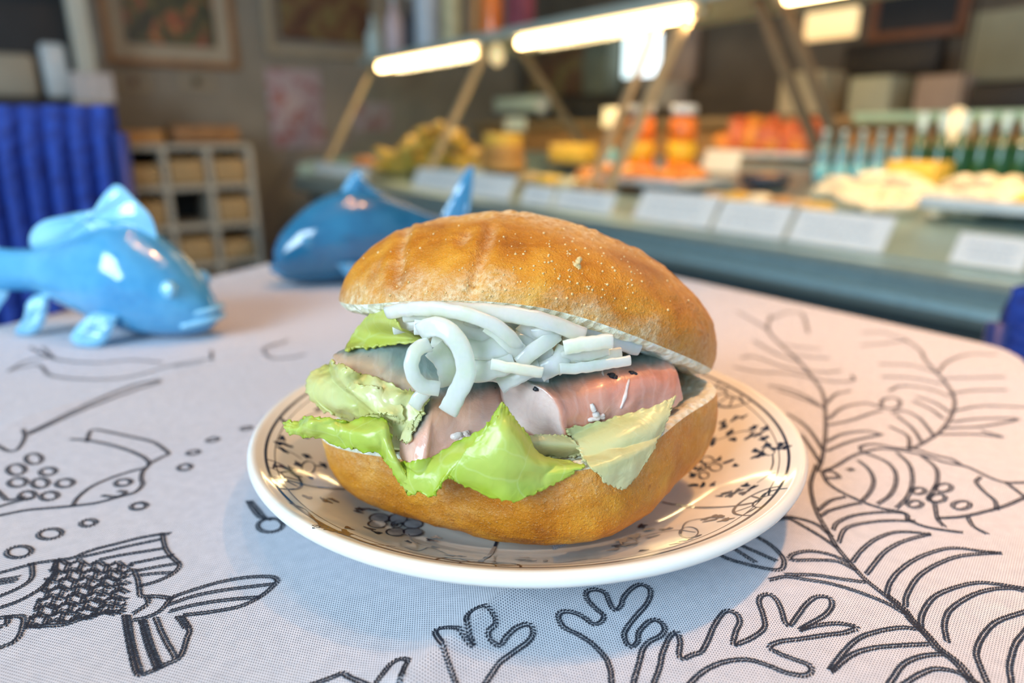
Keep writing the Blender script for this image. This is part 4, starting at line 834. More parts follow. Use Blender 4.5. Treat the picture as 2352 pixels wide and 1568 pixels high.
# ------------------------------------------------------------------ ceramic fish
def fish(prof, scl, mats, root_loc, rz, label, fins, eye, seed, group='ceramic fish ornaments on the table'):
    """prof rows: (x, ztop, zbot, halfwidth) in cm, x from the snout towards the tail"""
    root = empty('fish_figurine', root_loc, rz, label, 'ornament', group)
    P = cr(prof, 70) / 100; n = 40; vs = []
    rows = [(P[0], 0), (P[0], .45), (P[0], .8)] + [(q, 1) for q in P] + [(P[-1], .6), (P[-1], 0)]
    for q, f in rows:
        x, zt, zb, hw = q; c = (zt + zb) / 2; h = (zt - zb) / 2
        off = -.003 * (1 - f) if q is P[0] else (.002 * (1 - f))
        for k in range(n):
            a = 2 * math.pi * k / n; cs, sn = math.cos(a), math.sin(a); vs.append((x + off, hw * cs * f, c + h * sn * f * (1 if abs(sn) < 1 else 1)))
    m_ = len(rows); fs = [(i * n + k, i * n + (k + 1) % n, (i + 1) * n + (k + 1) % n, (i + 1) * n + k) for i in range(m_ - 1) for k in range(n)]
    mesh('body', vs, [q[::-1] for q in fs], mats[0], root)
    for nm, outline, base, th in fins:
        # a fin: outline points (x,z[,y]) and thickness; puffed plate
        B = cr([(q[0], q[2] if len(q) > 2 else 0, q[1]) for q in outline + [outline[0]]], 60)[:-1] / 100; c = B.mean(0); vs = []; K = 8
        for side in (1, -1):
            for k in range(K + 1):
                f = 1 - (k / K); 
                for q in B:
                    p = c + (q - c) * f; dd = math.sqrt(max(0, 1 - f ** 4)); rdg = 1 + .22 * math.sin(math.atan2(q[2] - c[2], q[0] - c[0]) * 13)
                    vs.append((p[0], p[1] + side * th / 100 * dd * rdg, p[2]))
        nn = len(B); fs = []
        for s_ in range(2):
            o0 = s_ * (K + 1) * nn
            for k in range(K): fs += [tuple((o0 + a) for a in ((k * nn + i), (k * nn + (i + 1) % nn), ((k + 1) * nn + (i + 1) % nn), ((k + 1) * nn + i)))[::(1 if s_ else -1)] for i in range(nn)]
        mesh(nm, vs, fs, mats[1], root)
    for s in (1, -1):
        b = MB(); ex, ez, ey, er = eye; nug2 = []
        b.lathe((0, 0, 0), [(.0001, .0035), (er * .4 / 100, .0033), (er / 100, .002), (er * 1.25 / 100, .0018), (er * 1.5 / 100, -.001)], 20)
        o = b.build('eye', mats[1], root); o.location = (ex / 100, s * ey / 100, ez / 100); o.rotation_euler = (-s * R(82), 0, R(-s * 15))
        g = MB(); g.tube([(ex / 100 + .024, s * (ey / 100 + .004), ez / 100 + .012), (ex / 100 + .03, s * (ey / 100 + .0065), ez / 100 - .004), (ex / 100 + .024, s * (ey / 100 + .003), ez / 100 - .02)], [.0008, .0022, .0008], 10); g.build('gill', mats[1], root)
    b = MB(); b.tube(cr([(.012, -.012, prof[0][2] / 100 + .0015), (.0, -.007, prof[0][2] / 100 + .004), (-.003, 0, prof[0][2] / 100 + .0045), (.0, .007, prof[0][2] / 100 + .004), (.012, .012, prof[0][2] / 100 + .0015)], 20), .0017, 10)
    b.tube(cr([(.010, -.011, prof[0][2] / 100 + .007), (-.001, -.006, prof[0][2] / 100 + .009), (-.003, 0, prof[0][2] / 100 + .0095), (-.001, .006, prof[0][2] / 100 + .009), (.010, .011, prof[0][2] / 100 + .007)], 20), .0015, 10)
    b.build('lips', mats[1], root)
    root.scale = (scl, scl, scl); return root
s1 = atz(470, 772, .75); yaw1 = R(180 - 10)
fish([(0, 1.75, .75, .55), (.55, 2.75, .35, 1.1), (1.9, 4.5, .08, 1.9), (3.9, 6.0, .05, 2.4), (5.8, 5.95, .35, 2.25), (8.4, 5.1, 1.3, 1.6), (10.4, 4.6, 2.0, 1.0), (12.2, 4.5, 2.1, .65), (13.6, 4.6, 1.9, .45)], 1.12, (M['glaze_sky'], M['glaze_pale']), (s1[0] + .0095, s1[1] - .004, .7505), yaw1,
     'sky blue glazed ceramic fish with a tall ridged back fin, nearest the left edge', [
     ('dorsal_fin', [(2.7, 5.0), (2.9, 6.4), (3.7, 7.3), (4.4, 8.0), (5.0, 7.9), (5.8, 6.9), (7.6, 6.5), (9.4, 6.1), (10.4, 5.4), (10.5, 4.6), (9.0, 4.7), (6.2, 5.3)], 0, .34),
     ('tail_fin', [(12.6, 4.4), (13.8, 6.2), (15.4, 8.2), (16.6, 8.0), (15.6, 5.2), (15.2, 3.6), (15.6, 1.6), (16.0, .3), (14.4, .25), (13.4, 1.2), (12.6, 2.2)], 0, .33),
     ('pelvic_fin', [(9.2, 2.2, .9), (9.4, .9, 1.2), (10.0, .12, 1.4), (11.2, .1, 1.5), (10.6, 1.0, 1.2), (10.4, 2.0, .8)], 0, .3),
     ('pectoral_fin', [(4.0, 1.6, 2.15), (5.4, 1.7, 2.3), (6.6, .6, 2.6), (6.2, .1, 2.8), (4.8, .15, 2.6)], 0, .26),
     ('pectoral_fin', [(4.0, 1.6, -2.15), (5.4, 1.7, -2.3), (6.6, .6, -2.6), (6.2, .1, -2.8), (4.8, .15, -2.6)], 0, .26)],
     (1.45, 2.9, 1.45, .34), 1)
s2 = atz(665, 645, .75); yaw2 = R(24)
fish([(0, 3.1, .9, .9), (.9, 4.6, .35, 1.7), (3.2, 6.6, .05, 2.7), (6.0, 7.7, .02, 3.2), (8.6, 7.5, .3, 2.9), (11.5, 6.4, 1.3, 1.9), (14.0, 5.3, 2.4, 1.05), (15.6, 5.0, 2.8, .6)], .96, (M['glaze_navy'], M['glaze_fin']), (s2[0] - .003, s2[1] - .022, .7505), yaw2,
     'deep blue glossy ceramic fish half hidden behind the bread roll', [
     ('dorsal_fin', [(5.4, 6.8), (6.2, 8.2), (7.0, 9.2), (7.5, 9.3), (7.9, 8.6), (8.7, 7.8), (9.8, 6.9), (7.6, 6.6)], 0, .5),
     ('tail_fin', [(14.6, 4.9), (15.6, 6.6), (17.2, 9.2), (17.9, 9.2), (17.5, 6.4), (17.0, 4.2), (17.6, 2.2), (17.8, .6), (16.2, 1.4), (14.8, 2.9)], 0, .42),
     ('pectoral_fin', [(4.6, 2.0, 2.9), (6.2, 2.0, 3.1), (8.2, .8, 3.5), (7.6, .15, 3.7), (5.6, .6, 3.4)], 0, .3),
     ('pectoral_fin', [(4.6, 2.0, -2.9), (6.2, 2.0, -3.1), (8.2, .8, -3.5), (7.6, .15, -3.7), (5.6, .6, -3.4)], 0, .3)],
     (2.6, 3.9, 2.3, .4), 2)

# ------------------------------------------------------------------ chairs
def blue_weave():
    m = mat('blue_webbing', (.006, .055, .42), .75); c = coord(m); v = nd(m, 'ShaderNodeTexVoronoi'); v.inputs['Scale'].default_value = 130; ln(m, c, v.inputs[0])
    cc, n_ = noisy(m, c, 90, [(.3, (.001, .014, .15)), (.7, (.002, .040, .30))]); ln(m, cc, bs(m).inputs['Base Color']); ln(m, bump(m, v.outputs[0], .6, .003), bs(m).inputs['Normal']); return m
M['blue'] = blue_weave(); M['blue_frame'] = simple('blue_lacquer', (.01, .03, .16), .4, .2, 30, .1); M['cframe'] = simple('chair_steel', (.25, .25, .27), .3, .1, 40, 0, metal=1)
def chair(loc, rz, label, backtop=.90, wid=.44, ribs=8, lean=.02):
    root = empty('chair', loc, rz, label, 'chair')
    vs = []; nx, nz_ = ribs * 12 + 1, 14
    for side in (1, -1):
        for j in range(nz_):
            z = .46 + (backtop - .46) * j / (nz_ - 1)
            for i in range(nx):
                x = -wid / 2 + wid * i / (nx - 1); rbs = abs(math.sin(math.pi * ribs * i / (nx - 1))) ** .55; e = min(1, min(i, nx - 1 - i) / 3) * min(1, .35 + min(j, nz_ - 1 - j) / 2)
                vs.append((x, lean * (z - .46) / .45 + side * (-.006 - .016 * rbs) * e - .02 * (1 - (2 * x / wid) ** 2) * 0, z))
    fs = []
    for s_ in range(2):
        o0 = s_ * nx * nz_
        for j in range(nz_ - 1):
            for i in range(nx - 1):
                q = (o0 + j * nx + i, o0 + j * nx + i + 1, o0 + (j + 1) * nx + i + 1, o0 + (j + 1) * nx + i); fs.append(q if s_ == 0 else q[::-1])
    mesh('backrest', vs, fs, M['blue'], root)
    b = MB(); b.box((0, -.22, .44), (wid, .44, .06), 0, 0, .02); b.build('seat', M['blue'], root)
    for sx in (-1, 1):
        b = MB(); b.tube([(sx * (wid / 2 + .002), 0, .44), (sx * (wid / 2 + .002), lean * .8, backtop - .03)], .009, 12); b.build('back_post', M['blue_frame'], root)
        for sy in (-.40, -.03):
            b = MB(); b.tube([(sx * (wid / 2 - .03), sy, .42), (sx * (wid / 2), sy + (.03 if sy > -.2 else -.02), 0)], .011, 12); b.build('leg', M['cframe'], root)
    return root
pL = aty(238, 240, .80); rzL = R(6)
chair((pL[0] - .22 * math.cos(rzL), .80 - .22 * math.sin(rzL), 0), rzL, 'blue chair with ribbed woven high back at the left behind the pale blue fish', pL[2], .44, 17, .03)
pR = aty(2296, 668, .52); rzR = R(15)
chair((pR[0] + .022 + .22 * math.cos(rzR), .52 + .22 * math.sin(rzR), 0), rzR, 'blue chair back just visible past the right corner of the table', pR[2], .44, 8)

# ------------------------------------------------------------------ display counter
M['steel'] = simple('brushed_steel', (.36, .50, .52), .32, .08, 60, .05, metal=.75)
M['teal'] = simple('dark_teal_panel', (.055, .080, .085), .5, .2, 5, .05)
M['greypaint'] = simple('grey_green_metal', (.36, .40, .35), .45, .08, 20, .03)
M['brass'] = simple('warm_anodised_bar', (.62, .45, .25), .4, .1, 30, .02, metal=.35)
M['bronze'] = simple('brown_support_bar', (.20, .14, .09), .5, .15, 30, .02)
M['tube'] = emis('lamp_tube', (1, .66, .30), 26.0)
M['paper'] = simple('white_card', (.80, .80, .76), .6, .05, 60, 0)
M['ink'] = simple('blue_grey_ink', (.25, .32, .42), .6, .1, 60, 0)
def glassmat(name='pane_glass', tint=(.93, .97, .95), t=.93):
    m = bpy.data.materials.new(name); m.use_nodes = True; nt = m.node_tree; nt.nodes.clear(); o = nt.nodes.new('ShaderNodeOutputMaterial'); a = nt.nodes.new('ShaderNodeBsdfTransparent'); a.inputs[0].default_value = (*tint, 1)
    g = nt.nodes.new('ShaderNodeBsdfGlossy'); g.inputs['Roughness'].default_value = .02; x = nt.nodes.new('ShaderNodeMixShader'); lw = nt.nodes.new('ShaderNodeLayerWeight'); lw.inputs[0].default_value = .5; fr = nt.nodes.new('ShaderNodeMapRange'); fr.inputs[1].default_value = .55; fr.inputs[3].default_value = .05; fr.inputs[4].default_value = .30; nt.links.new(lw.outputs[1], fr.inputs[0])
    nt.links.new(fr.outputs[0], x.inputs[0]); nt.links.new(a.outputs[0], x.inputs[1]); nt.links.new(g.outputs[0], x.inputs[2]); nt.links.new(x.outputs[0], o.inputs[0]); return m
M['pane'] = glassmat()
UL, UR, VD = 2.36, -2.2, .95
cnt = empty('display_counter', W(0, 0, 0), ROTC, 'long steel fish counter with lit glass display running across the background', 'counter')
ubox('base_panel', UR, UL, .05, VD, .0, .60, M['teal'], cnt, .004)
def prism(name, pts, u0, u1, m, par, smooth=False):
    """pts: (v,z) outline swept along the counter"""
    n = len(pts); vs = [W(u_, v_, z_) for u_ in (u0, u1) for v_, z_ in pts]; fs = [tuple(range(n)), tuple(range(n, 2 * n))[::-1]] + [(i, n + i, n + (i + 1) % n, (i + 1) % n) for i in range(n)]
    o = mesh(name, vs, fs, m, None, smooth); return under(o, par)
prism('front_rail', [(-.03, .575), (-.045, .585), (-.050, .600), (-.045, .612), (-.030, .618), (-.032, .644), (-.022, .654), (0, .657), (.02, .655), (.06, .60), (.06, .575)], UR, UL, M['steel'], cnt)
prism('deck', [(.02, .60), (.02, DZ + .02 * DS - .002), (VD, DZ + VD * DS - .002), (VD, .60)], UR, UL, M['steel'], cnt)
prism('top_shelf', [(.36, 1.200), (.36, 1.232), (.80, 1.232), (.80, 1.212), (.42, 1.200)], UR, 2.33, M['greypaint'], cnt)
prism('end_panel', [(0.0, .60), (0.0, .70), (.08, .72), (VD, .78), (VD, .60)], UL, UL + .03, M['steel'], cnt)
def bar(name, A_, B_, w_, m, par):
    b = MB(); A_ = np.array(A_); B_ = np.array(B_); t_ = B_ - A_; t_ /= np.linalg.norm(t_); a = np.array(U) * w_ / 2; c = np.cross(t_, U); c = c / np.linalg.norm(c) * w_ / 2.6
    vs = [p + sa * a + sc_ * c for p in (A_, B_) for sa, sc_ in ((-1, -1), (1, -1), (1, 1), (-1, 1))]
    return under(mesh(name, vs, [(3, 2, 1, 0), (4, 5, 6, 7)] + [(i, (i + 1) % 4, 4 + (i + 1) % 4, 4 + i) for i in range(4)], m, None, False), par)
for u_ in (2.28, 1.17, .135, .245, -1.4): bar('front_strut', W(u_, .10 if u_ != .245 else .14, .667), W(u_, .42, 1.205), .026 if u_ != .245 else .020, M['brass'], cnt)
for u_ in (1.05, -.12, -.05, -1.5): bar('rear_strut', W(u_, .46, 1.20), W(u_, .86, .77), .026, M['bronze'], cnt)
for u0, u1 in ((1.19, 2.26), (.26, 1.15)):
    vs = [W(u0, .105, .672), W(u1, .105, .672), W(u1, .415, 1.20), W(u0, .415, 1.20)]; b4 = [np.array(q) + np.array(V) * .005 for q in vs]
    under(mesh('glass_pane', vs + b4, [(0, 1, 2, 3), (7, 6, 5, 4), (0, 4, 5, 1), (2, 6, 7, 3), (1, 5, 6, 2), (3, 7, 4, 0)], M['pane'], None, False), cnt)
for (a, b_) in (((872, 128), (1095, 97)), ((1195, 84), (1590, 28)), ((1808, 2), (2040, -22))):
    p, q = atv(*a, .40), atv(*b_, .40); ua, ub = uvz(p)[0], uvz(q)[0]; zz = 1.180
    g = MB(); g.tube([W(ua, .40, zz), W(ub, .40, zz)], .016, 16); o = under(g.build('lamp_tube', M['tube']), cnt)
    g = MB(); g.tube([W(ua + .03, .40, zz), W(ua, .40, zz)], .014, 12); g.tube([W(ub, .40, zz), W(ub - .05, .40, zz)], .014, 12); under(g.build('lamp_socket', M['brass']), cnt)
    g = MB(); [g.tube([W(x_, .40, zz), W(x_, .40, 1.202)], .006, 8) for x_ in (ua + .02, ub - .03)]; under(g.build('lamp_bracket', M['greypaint']), cnt)

for ua in (1.6, .45, -.75):
    p = W(ua, .40, 1.155); t_ = W(ua, .38, .66); lo = light('shelf_lamp_light', 'AREA', tuple(p), tuple(t_), 5.6, (1, .72, .40), .5, .04); lo.rotation_euler = (0, 0, ROTC); lo.data.size = .7; lo.data.size_y = .03
# ---- goods on the deck
def lump(name, c, r, m, seed, rot=0, tilt=0, rough=.25, label=None, cat=None, group=None, n1=18, n2=12, flat=1.0):
    P = []; Q = Matrix.Rotation(rot, 3, 'Z') @ Matrix.Rotation(tilt, 3, 'Y')
    for a in range(n2 + 1):
        for b_ in range(n1):
            th = math.pi * a / n2; ph = 2 * math.pi * b_ / n1; v = Vector((math.sin(th) * math.cos(ph), math.sin(th) * math.sin(ph), math.cos(th))); k = 1 + rough * nz(v, 1.6, seed) + rough * .5 * nz(v, 4, seed + 2)
            P.append(Q @ Vector((v.x * r[0] * k, v.y * r[1] * k, v.z * r[2] * k)))
    fs = [(a * n1 + b_, (a + 1) * n1 + b_, (a + 1) * n1 + (b_ + 1) % n1, a * n1 + (b_ + 1) % n1) for a in range(n2) for b_ in range(n1)]
    o = mesh(name, P, fs, m, None, True, loc=tuple(c)); return tag(o, label, cat, group)
m_fry = simple('fried_batter', (.95, .46, .07), .5, .4, 60, .8)
m_brown = simple('smoked_brown', (.50, .24, .07), .5, .3, 50, .5)
m_orange = simple('orange_salad', (.90, .26, .03), .45, .35, 90, .8)
m_red = simple('red_orange_shellfish', (.70, .13, .03), .4, .5, 70, .8)
m_cheese = simple('yellow_cheese', (.90, .50, .06), .45, .15, 30, .2)
m_cream = simple('cream_fillet', (.86, .70, .46), .4, .15, 50, .5)
m_tray = simple('white_enamel_tray', (.62, .64, .64), .3, .06, 20, 0)
m_dtray = simple('dark_slate_tray', (.035, .04, .06), .4, .2, 20, 0)
m_oil = simple('orange_sauce', (.90, .20, .015), .2, .15, 40, 0, Coat_Weight=.4)
m_yel = simple('yellow_sauce_label', (.90, .50, .02), .3, .1, 40, 0)
m_tealg = simple('clear_teal_glass', (.10, .22, .24), .08, .3, 20, 0, Coat_Weight=.5)
m_blueg = simple('light_blue_bottle', (.14, .42, .48), .1, .2, 20, 0, Coat_Weight=.5)
m_green = simple('dark_green_glass', (.018, .075, .02), .07, .3, 20, 0, Coat_Weight=.5)
m_cap = simple('pale_bottle_foil', (.50, .62, .60), .35, .1, 40, 0)
m_dark = simple('near_black', (.012, .010, .010), .5, .3, 10, 0)
def tray(px, py, wpx, dep, hgt, m, label, rot=0):
    p = deck(px, py); k = mpp(p); b = MB(); w_ = wpx * k; rim_ = .008
    root = b
    o_ = MB(); o_.box((0, 0, .006), (w_, dep, .010), 0, 0, .004)
    for sx in (-1, 1): o_.box((sx * (w_ / 2 - rim_ / 2), 0, hgt / 2 + .004), (rim_, dep, hgt), 0, 0, .003)
    for sy in (-1, 1): o_.box((0, sy * (dep / 2 - rim_ / 2), hgt / 2 + .004), (w_, rim_, hgt), 0, 0, .003)
    q = p + np.array(V) * dep / 2; q[2] = DZ + DS * uvz(q)[1] + .001
    o = o_.build('serving_tray', m, None, True, tuple(q), ROTC); o.rotation_euler = (math.atan(DS) * -1, 0, ROTC) if False else (0, 0, ROTC); autosmooth(o, 40)
    q[2] += DS * dep / 2 * 0 + .002; o.location = tuple(q); tag(o, label, 'tray'); return q
def bottle(p, r, h, m, label, group, neck=.45, capm=None, capname='cap', labm=None, cat='bottle', name='bottle'):
    root = empty(name, tuple(p), ROTC, label, cat, group)
    b = MB(); b.lathe((0, 0, 0), [(.0005, .001), (r * .92, 0), (r, .006), (r, h * (1 - neck) * .92), (r * .85, h * (1 - neck)), (r * .42, h * (1 - neck * .62)), (r * .34, h * (1 - neck * .4)), (r * .34, h * .93)], 20); b.build('body', m, root)
    b = MB(); b.lathe((0, 0, h * .93), [(r * .2, 0), (r * .42, 0), (r * .42, h * .07), (.0005, h * .07)] if capname == 'cap' else [(r * .36, -h * .22), (r * .46, -h * .2), (r * .44, h * .06), (r * .3, h * .075), (.0005, h * .075)], 16); b.build(capname, capm or m_cap, root)
    if labm: b = MB(); b.lathe((0, 0, h * .12), [(r * .99, 0), (r * 1.02, .001), (r * 1.02, h * .26), (r * .99, h * .262)], 20); b.build('bottle_label', labm, root)
    return root
rng = random.Random(11); ORD = ['first', 'second', 'third', 'fourth', 'fifth', 'sixth', 'seventh', 'eighth', 'ninth', 'tenth', 'eleventh', 'twelfth', 'thirteenth']
def dk(px, py): p = deck(px, py); return p
# golden fried fish heap
q = tray(1000, 408, 240, .20, .018, m_tray, 'white tray carrying the heap of golden fried fish')
for i, (px, py, s) in enumerate([(885, 392, 1), (925, 396, 1.1), (965, 400, 1.2), (1010, 402, 1.1), (1055, 400, 1.1), (1090, 396, 1), (905, 372, 1), (945, 372, 1.1), (985, 376, 1.1), (1030, 376, 1.1), (1075, 374, 1), (950, 345, 1), (985, 340, 1), (1030, 342, 1), (1065, 350, .9), (975, 318, .95), (1015, 312, 1), (1050, 325, .9)]):
    p = dk(px, 400); k = mpp(p); d_ = p.copy(); d_[2] += (400 - py) * k * 1.0 + .018; r = 32 * k * s
    lump('fried_fish', d_, (r * 1.35, r * .65, r * .42), m_fry, i, rng.uniform(0, 3), rng.uniform(-.5, .5), .45, 'golden fried fish piece, %s from the left in the %s layer of the heap' % (((ORD[i], 'bottom') if i < 6 else (ORD[i - 6], 'second') if i < 11 else (ORD[i - 11], 'third') if i < 15 else (ORD[i - 15], 'top'))), 'fried fish', 'fried fish pieces heaped on the counter')
p = dk(835, 385); k = mpp(p)
tag(lump('salmon_side', p + np.array([0, 0, .02]), (45 * k, 25 * k, 12 * k), simple('salmon_orange', (.75, .28, .10), .4, .2, 40, .3), 40, ROTC), 'orange salmon side lying at the far left end of the counter', 'fish')
# brown stack (smoked fish loaves)
for i in range(3):
    p = dk(1155, 398); k = mpp(p); r = (52 - 4 * i) * k
    b = MB(); b.lathe((0, 0, 0), [(.001, 0), (r * .95, 0), (r, r * .1), (r, r * .42), (r * .93, r * .55), (.001, r * .58)], 28)
    o = b.build('round_loaf', m_brown if i < 2 else m_fry, None, True, (p[0], p[1], p[2] + .006 + i * r * .66)); tag(o, ['bottom brown round loaf of the stack beside the fried fish', 'middle brown round loaf of the stack beside the fried fish', 'top golden round loaf of the stack beside the fried fish'][i], 'loaf', 'stacked round loaves')
m_crm = simple('warm_cream_card', (.95, .80, .56), .6, .04, 30, 0)
def card(px0, py0, px1, py1, v_, label, lean=.25, name='price_card', strokes=True, m=None, sk=0):
    a = atv(px0, py1, v_); b_ = atv(px1, py1, v_); k = mpp((a + b_) / 2); ua, ub = uvz(a)[0], uvz(b_)[0]; z0 = min(a[2], b_[2]); z0 = max(z0, DZ + DS * v_ + .002); hgt = (py1 - py0) * k * .78
    c = W((ua + ub) / 2, v_, z0); w_ = abs(ua - ub); root = empty(name, tuple(c), ROTC, label, 'price card', 'price cards on the fish counter')
    vs = []; th = .0015
    # local x = U, local y = -V? (ROTC rotates x onto U, so local y = z x U = -V)
    for y_ in (0, -th):
        vs += [(-w_ / 2, y_, 0), (w_ / 2, y_, 0), (w_ / 2, y_ - hgt * lean, hgt), (-w_ / 2, y_ - hgt * lean, hgt)]
    mesh('card', vs, [(0, 1, 2, 3), (7, 6, 5, 4), (0, 4, 5, 1), (2, 6, 7, 3), (1, 5, 6, 2), (3, 7, 4, 0)], m or M['paper'], root, False)
    if strokes:
        g = MB(); r_ = random.Random(int(px0))
        for ln_ in range(2):
            x = -w_ * .32
            while x < w_ * .30:
                L_ = r_.uniform(.04, .10) * w_; z = hgt * (.62 - .3 * ln_); g.tube([(x, .0012 - z * lean, z), (x + L_ * .5, .0012 - (z + hgt * .06) * lean, z + hgt * .06), (x + L_, .0012 - z * lean, z)], .0010, 5); x += L_ * 1.35
        g.build('handwriting', M['ink'], root)
    return root
card(945, 392, 1168, 452, .02, 'wide white price card in front of the fried fish', .5)
card(1192, 418, 1262, 470, .02, 'small white price card left of the row of white cards, next to the wide one', .5)
card(1268, 428, 1400, 484, .02, 'white price card with faint pink marks before the orange salad', .5)
card(1450, 436, 1625, 520, .02, 'large white price card just right of the tan glass struts', .6)
card(1632, 452, 1795, 540, .02, 'large white price card below the dark bowl', .6)
card(1802, 475, 2025, 570, .02, 'large white price card at the right end of the joined row', .6)
card(2178, 515, 2352, 602, .02, 'separate white price card nearest the right edge of the photo', .6)
card(720, 372, 840, 402, .04, 'cream price strip at the far left end of the counter', .5, 'price_card', False)
card(1158, 262, 1205, 300, .38, 'small round-cornered price card standing on the brown loaf stack', .1, strokes=False, m=m_crm)
card(1382, 238, 1415, 290, .5, 'small narrow price card on a stick above the blue bottle', .1, strokes=False, m=m_crm)
card(1610, 330, 1692, 392, .42, 'tilted bright price card over the red shellfish tray', .3, strokes=False, m=m_crm)
for i_, (px, py, s_) in enumerate(((1160, 300, 1), )): pass
b = MB(); p = W(uvz(atv(1398, 290, .5))[0], .5, 0); b.tube([(p[0], p[1], DZ + .06), (p[0], p[1], uvz(atv(1398, 288, .5))[2])], .003, 8); tag(b.build('card_stick', M['bronze']), 'thin stick holding the narrow price card above the blue bottle', 'stick')
# cheese on dark tray
tray(1300, 402, 190, .22, .014, m_dtray, 'dark blue tray under the yellow cheese block')
p = dk(1305, 388); k = mpp(p); b = MB(); b.box((0, 0, 25 * k), (110 * k, .10, 46 * k), 0, 0, .012); tag(b.build('cheese_block', m_cheese, None, True, (p[0] + .02, p[1] + .03, p[2] + .012), ROTC), 'orange-yellow cheese block on the dark blue tray', 'cheese')
# bottles
p = dk(1396, 405); bottle(p, 22 * mpp(p), 88 * mpp(p), m_blueg, 'squat light blue bottle left of the two orange bottles', None, .4)
for px, lab in ((1466, 'orange and yellow sauce bottle with white top left of the tan struts'), (1560, 'orange and yellow sauce bottle right behind the tan struts')):
    p = dk(px, 425); k = mpp(p); r, h = 33 * k, 170 * k; root = empty('sauce_bottle', tuple(p), ROTC, lab, 'bottle', 'orange sauce bottles')
    b = MB(); b.lathe((0, 0, 0), [(.001, 0), (r, 0), (r, h * .30)], 24); b.build('orange_layer', m_oil, root)
    b = MB(); b.lathe((0, 0, h * .30), [(.001, 0), (r, 0), (r * .97, h * .24), (.001, h * .24)], 24); b.build('yellow_layer', m_yel, root)
    b = MB(); b.lathe((0, 0, h * .54), [(.001, 0), (r * .96, 0), (r * .9, h * .28), (r * .6, h * .32), (r * .6, h * .36)], 24); b.build('neck', m_oil, root)
    b = MB(); b.lathe((0, 0, h * .89), [(r * .3, 0), (r * .85, 0), (r * .85, h * .11), (.001, h * .11)], 20); b.build('cap', m_tray, root)
# orange salad
tray(1455, 448, 250, .26, .016, m_tray, 'white tray heaped with orange salad in front of the sauce bottles')
sal = [(1380, 425), (1420, 430), (1460, 434), (1500, 438), (1540, 436), (1575, 430), (1400, 412), (1445, 415), (1490, 418), (1530, 420), (1590, 418), (1350, 418)]
for i, (px, py) in enumerate(sal):
    p = dk(px, 432); k = mpp(p); lump('salad_clump', p + np.array([0, 0, .022 + (432 - py) * k]), (34 * k, 34 * k, 16 * k), m_orange, 60 + i, 0, 0, .4, 'orange salad clump, %s from the left in the %s row of its tray' % ((ORD[i], 'front') if i < 6 else (ORD[(0, 2, 3, 4, 5, 1)[0] if i == 11 else (1, 2, 3, 4, 5)[i - 6]], 'back')), 'salad', 'orange salad clumps')
# red tray + white tray + dark bowl
tray(1755, 372, 210, .20, .014, m_tray, 'white tray under the red and orange shellfish')
for i in range(12):
    px = 1650 + 18 * i; p = dk(px, 372); k = mpp(p); lump('shellfish_portion', p + np.array([0, 0, .05 + .016 * (i % 3)]) + np.array(V) * .06, (32 * k, 30 * k, (34 + 8 * (i % 2)) * k), m_red if i % 3 else m_orange, 80 + i, 0, 0, .4, ['orange', 'red'][i % 3 > 0] + ' shellfish portion, %s from the left on the tray behind the tilted card' % ORD[i], 'shellfish', 'red-orange shellfish portions')
p = dk(1755, 432); k = mpp(p); b = MB(); b.lathe((0, 0, 0), [(.001, 0), (45 * k, 0), (60 * k, 26 * k), (54 * k, 26 * k), (.001, 10 * k)], 28); tag(b.build('dark_bowl', m_dtray, None, True, tuple(p)), 'dark shallow bowl between the shellfish tray and the price cards', 'bowl')
lump('olive_portion', p + np.array([0, 0, 18 * k]), (42 * k, 42 * k, 14 * k), m_brown, 99, 0, 0, .4, 'dark brown olives filling the shallow bowl', 'olives')
# marinated portions just behind the price cards
m_tan = simple('tan_marinade', (.62, .40, .20), .4, .35, 60, .5)
for i, (px, py) in enumerate(((1215, 422), (1262, 428), (1310, 434), (1350, 440), (1640, 470), (1690, 468), (1740, 472), (1790, 478), (1840, 484), (1880, 492))):
    p = dk(px, py + 6); k = mpp(p); lump('marinated_portion', p + np.array([0, 0, 10 * k]), (34 * k, 30 * k, 16 * k), [m_tan, m_fry, m_cream, m_brown][i % 4], 200 + i, 0, 0, .35, ['tan', 'golden', 'cream', 'brown'][i % 4] + ' marinated fish portion behind the price cards, %s from the left' % ORD[i], 'fish portion', 'marinated portions behind the price cards')
# rows of bottles at the right
for i in range(5):
    px = 1882 + 42 * i; p = dk(px, 425); k = mpp(p); bottle(p, 17 * k, 120 * k, m_tealg, 'clear teal glass bottle, %s of the row beside the green bottles' % ['leftmost', 'second from the left', 'middle one', 'second from the right', 'rightmost'][i], 'clear teal bottles', .35, m_cap, 'cap', m_blueg)
for i in range(7):
    px = 2098 + 47 * i; p = dk(px, 418); k = mpp(p); bottle(p, 20 * k, 150 * k, m_green, 'dark green bottle with pale foil neck, %s from the left in its row' % ['first', 'second', 'third', 'fourth', 'fifth', 'sixth', 'seventh'][i], 'green bottles', .45, m_cap, 'foil')
p = dk(2088, 425); k = mpp(p); b = MB(); b.box((0, 0, 26 * k), (110 * k, .09, 50 * k), 0, 0, .004); tag(b.build('yellow_box', m_cheese, None, True, (p[0], p[1] - .03, p[2] + .004), ROTC), 'pale yellow carton in front of the green bottles', 'box')
rows_ = [(1900, 455), (1950, 460), (2000, 465), (2050, 468), (2100, 472), (1930, 438), (1985, 440), (2040, 445), (2095, 448), (2010, 425), (2070, 428), (1960, 480), (2015, 488), (2065, 492)]
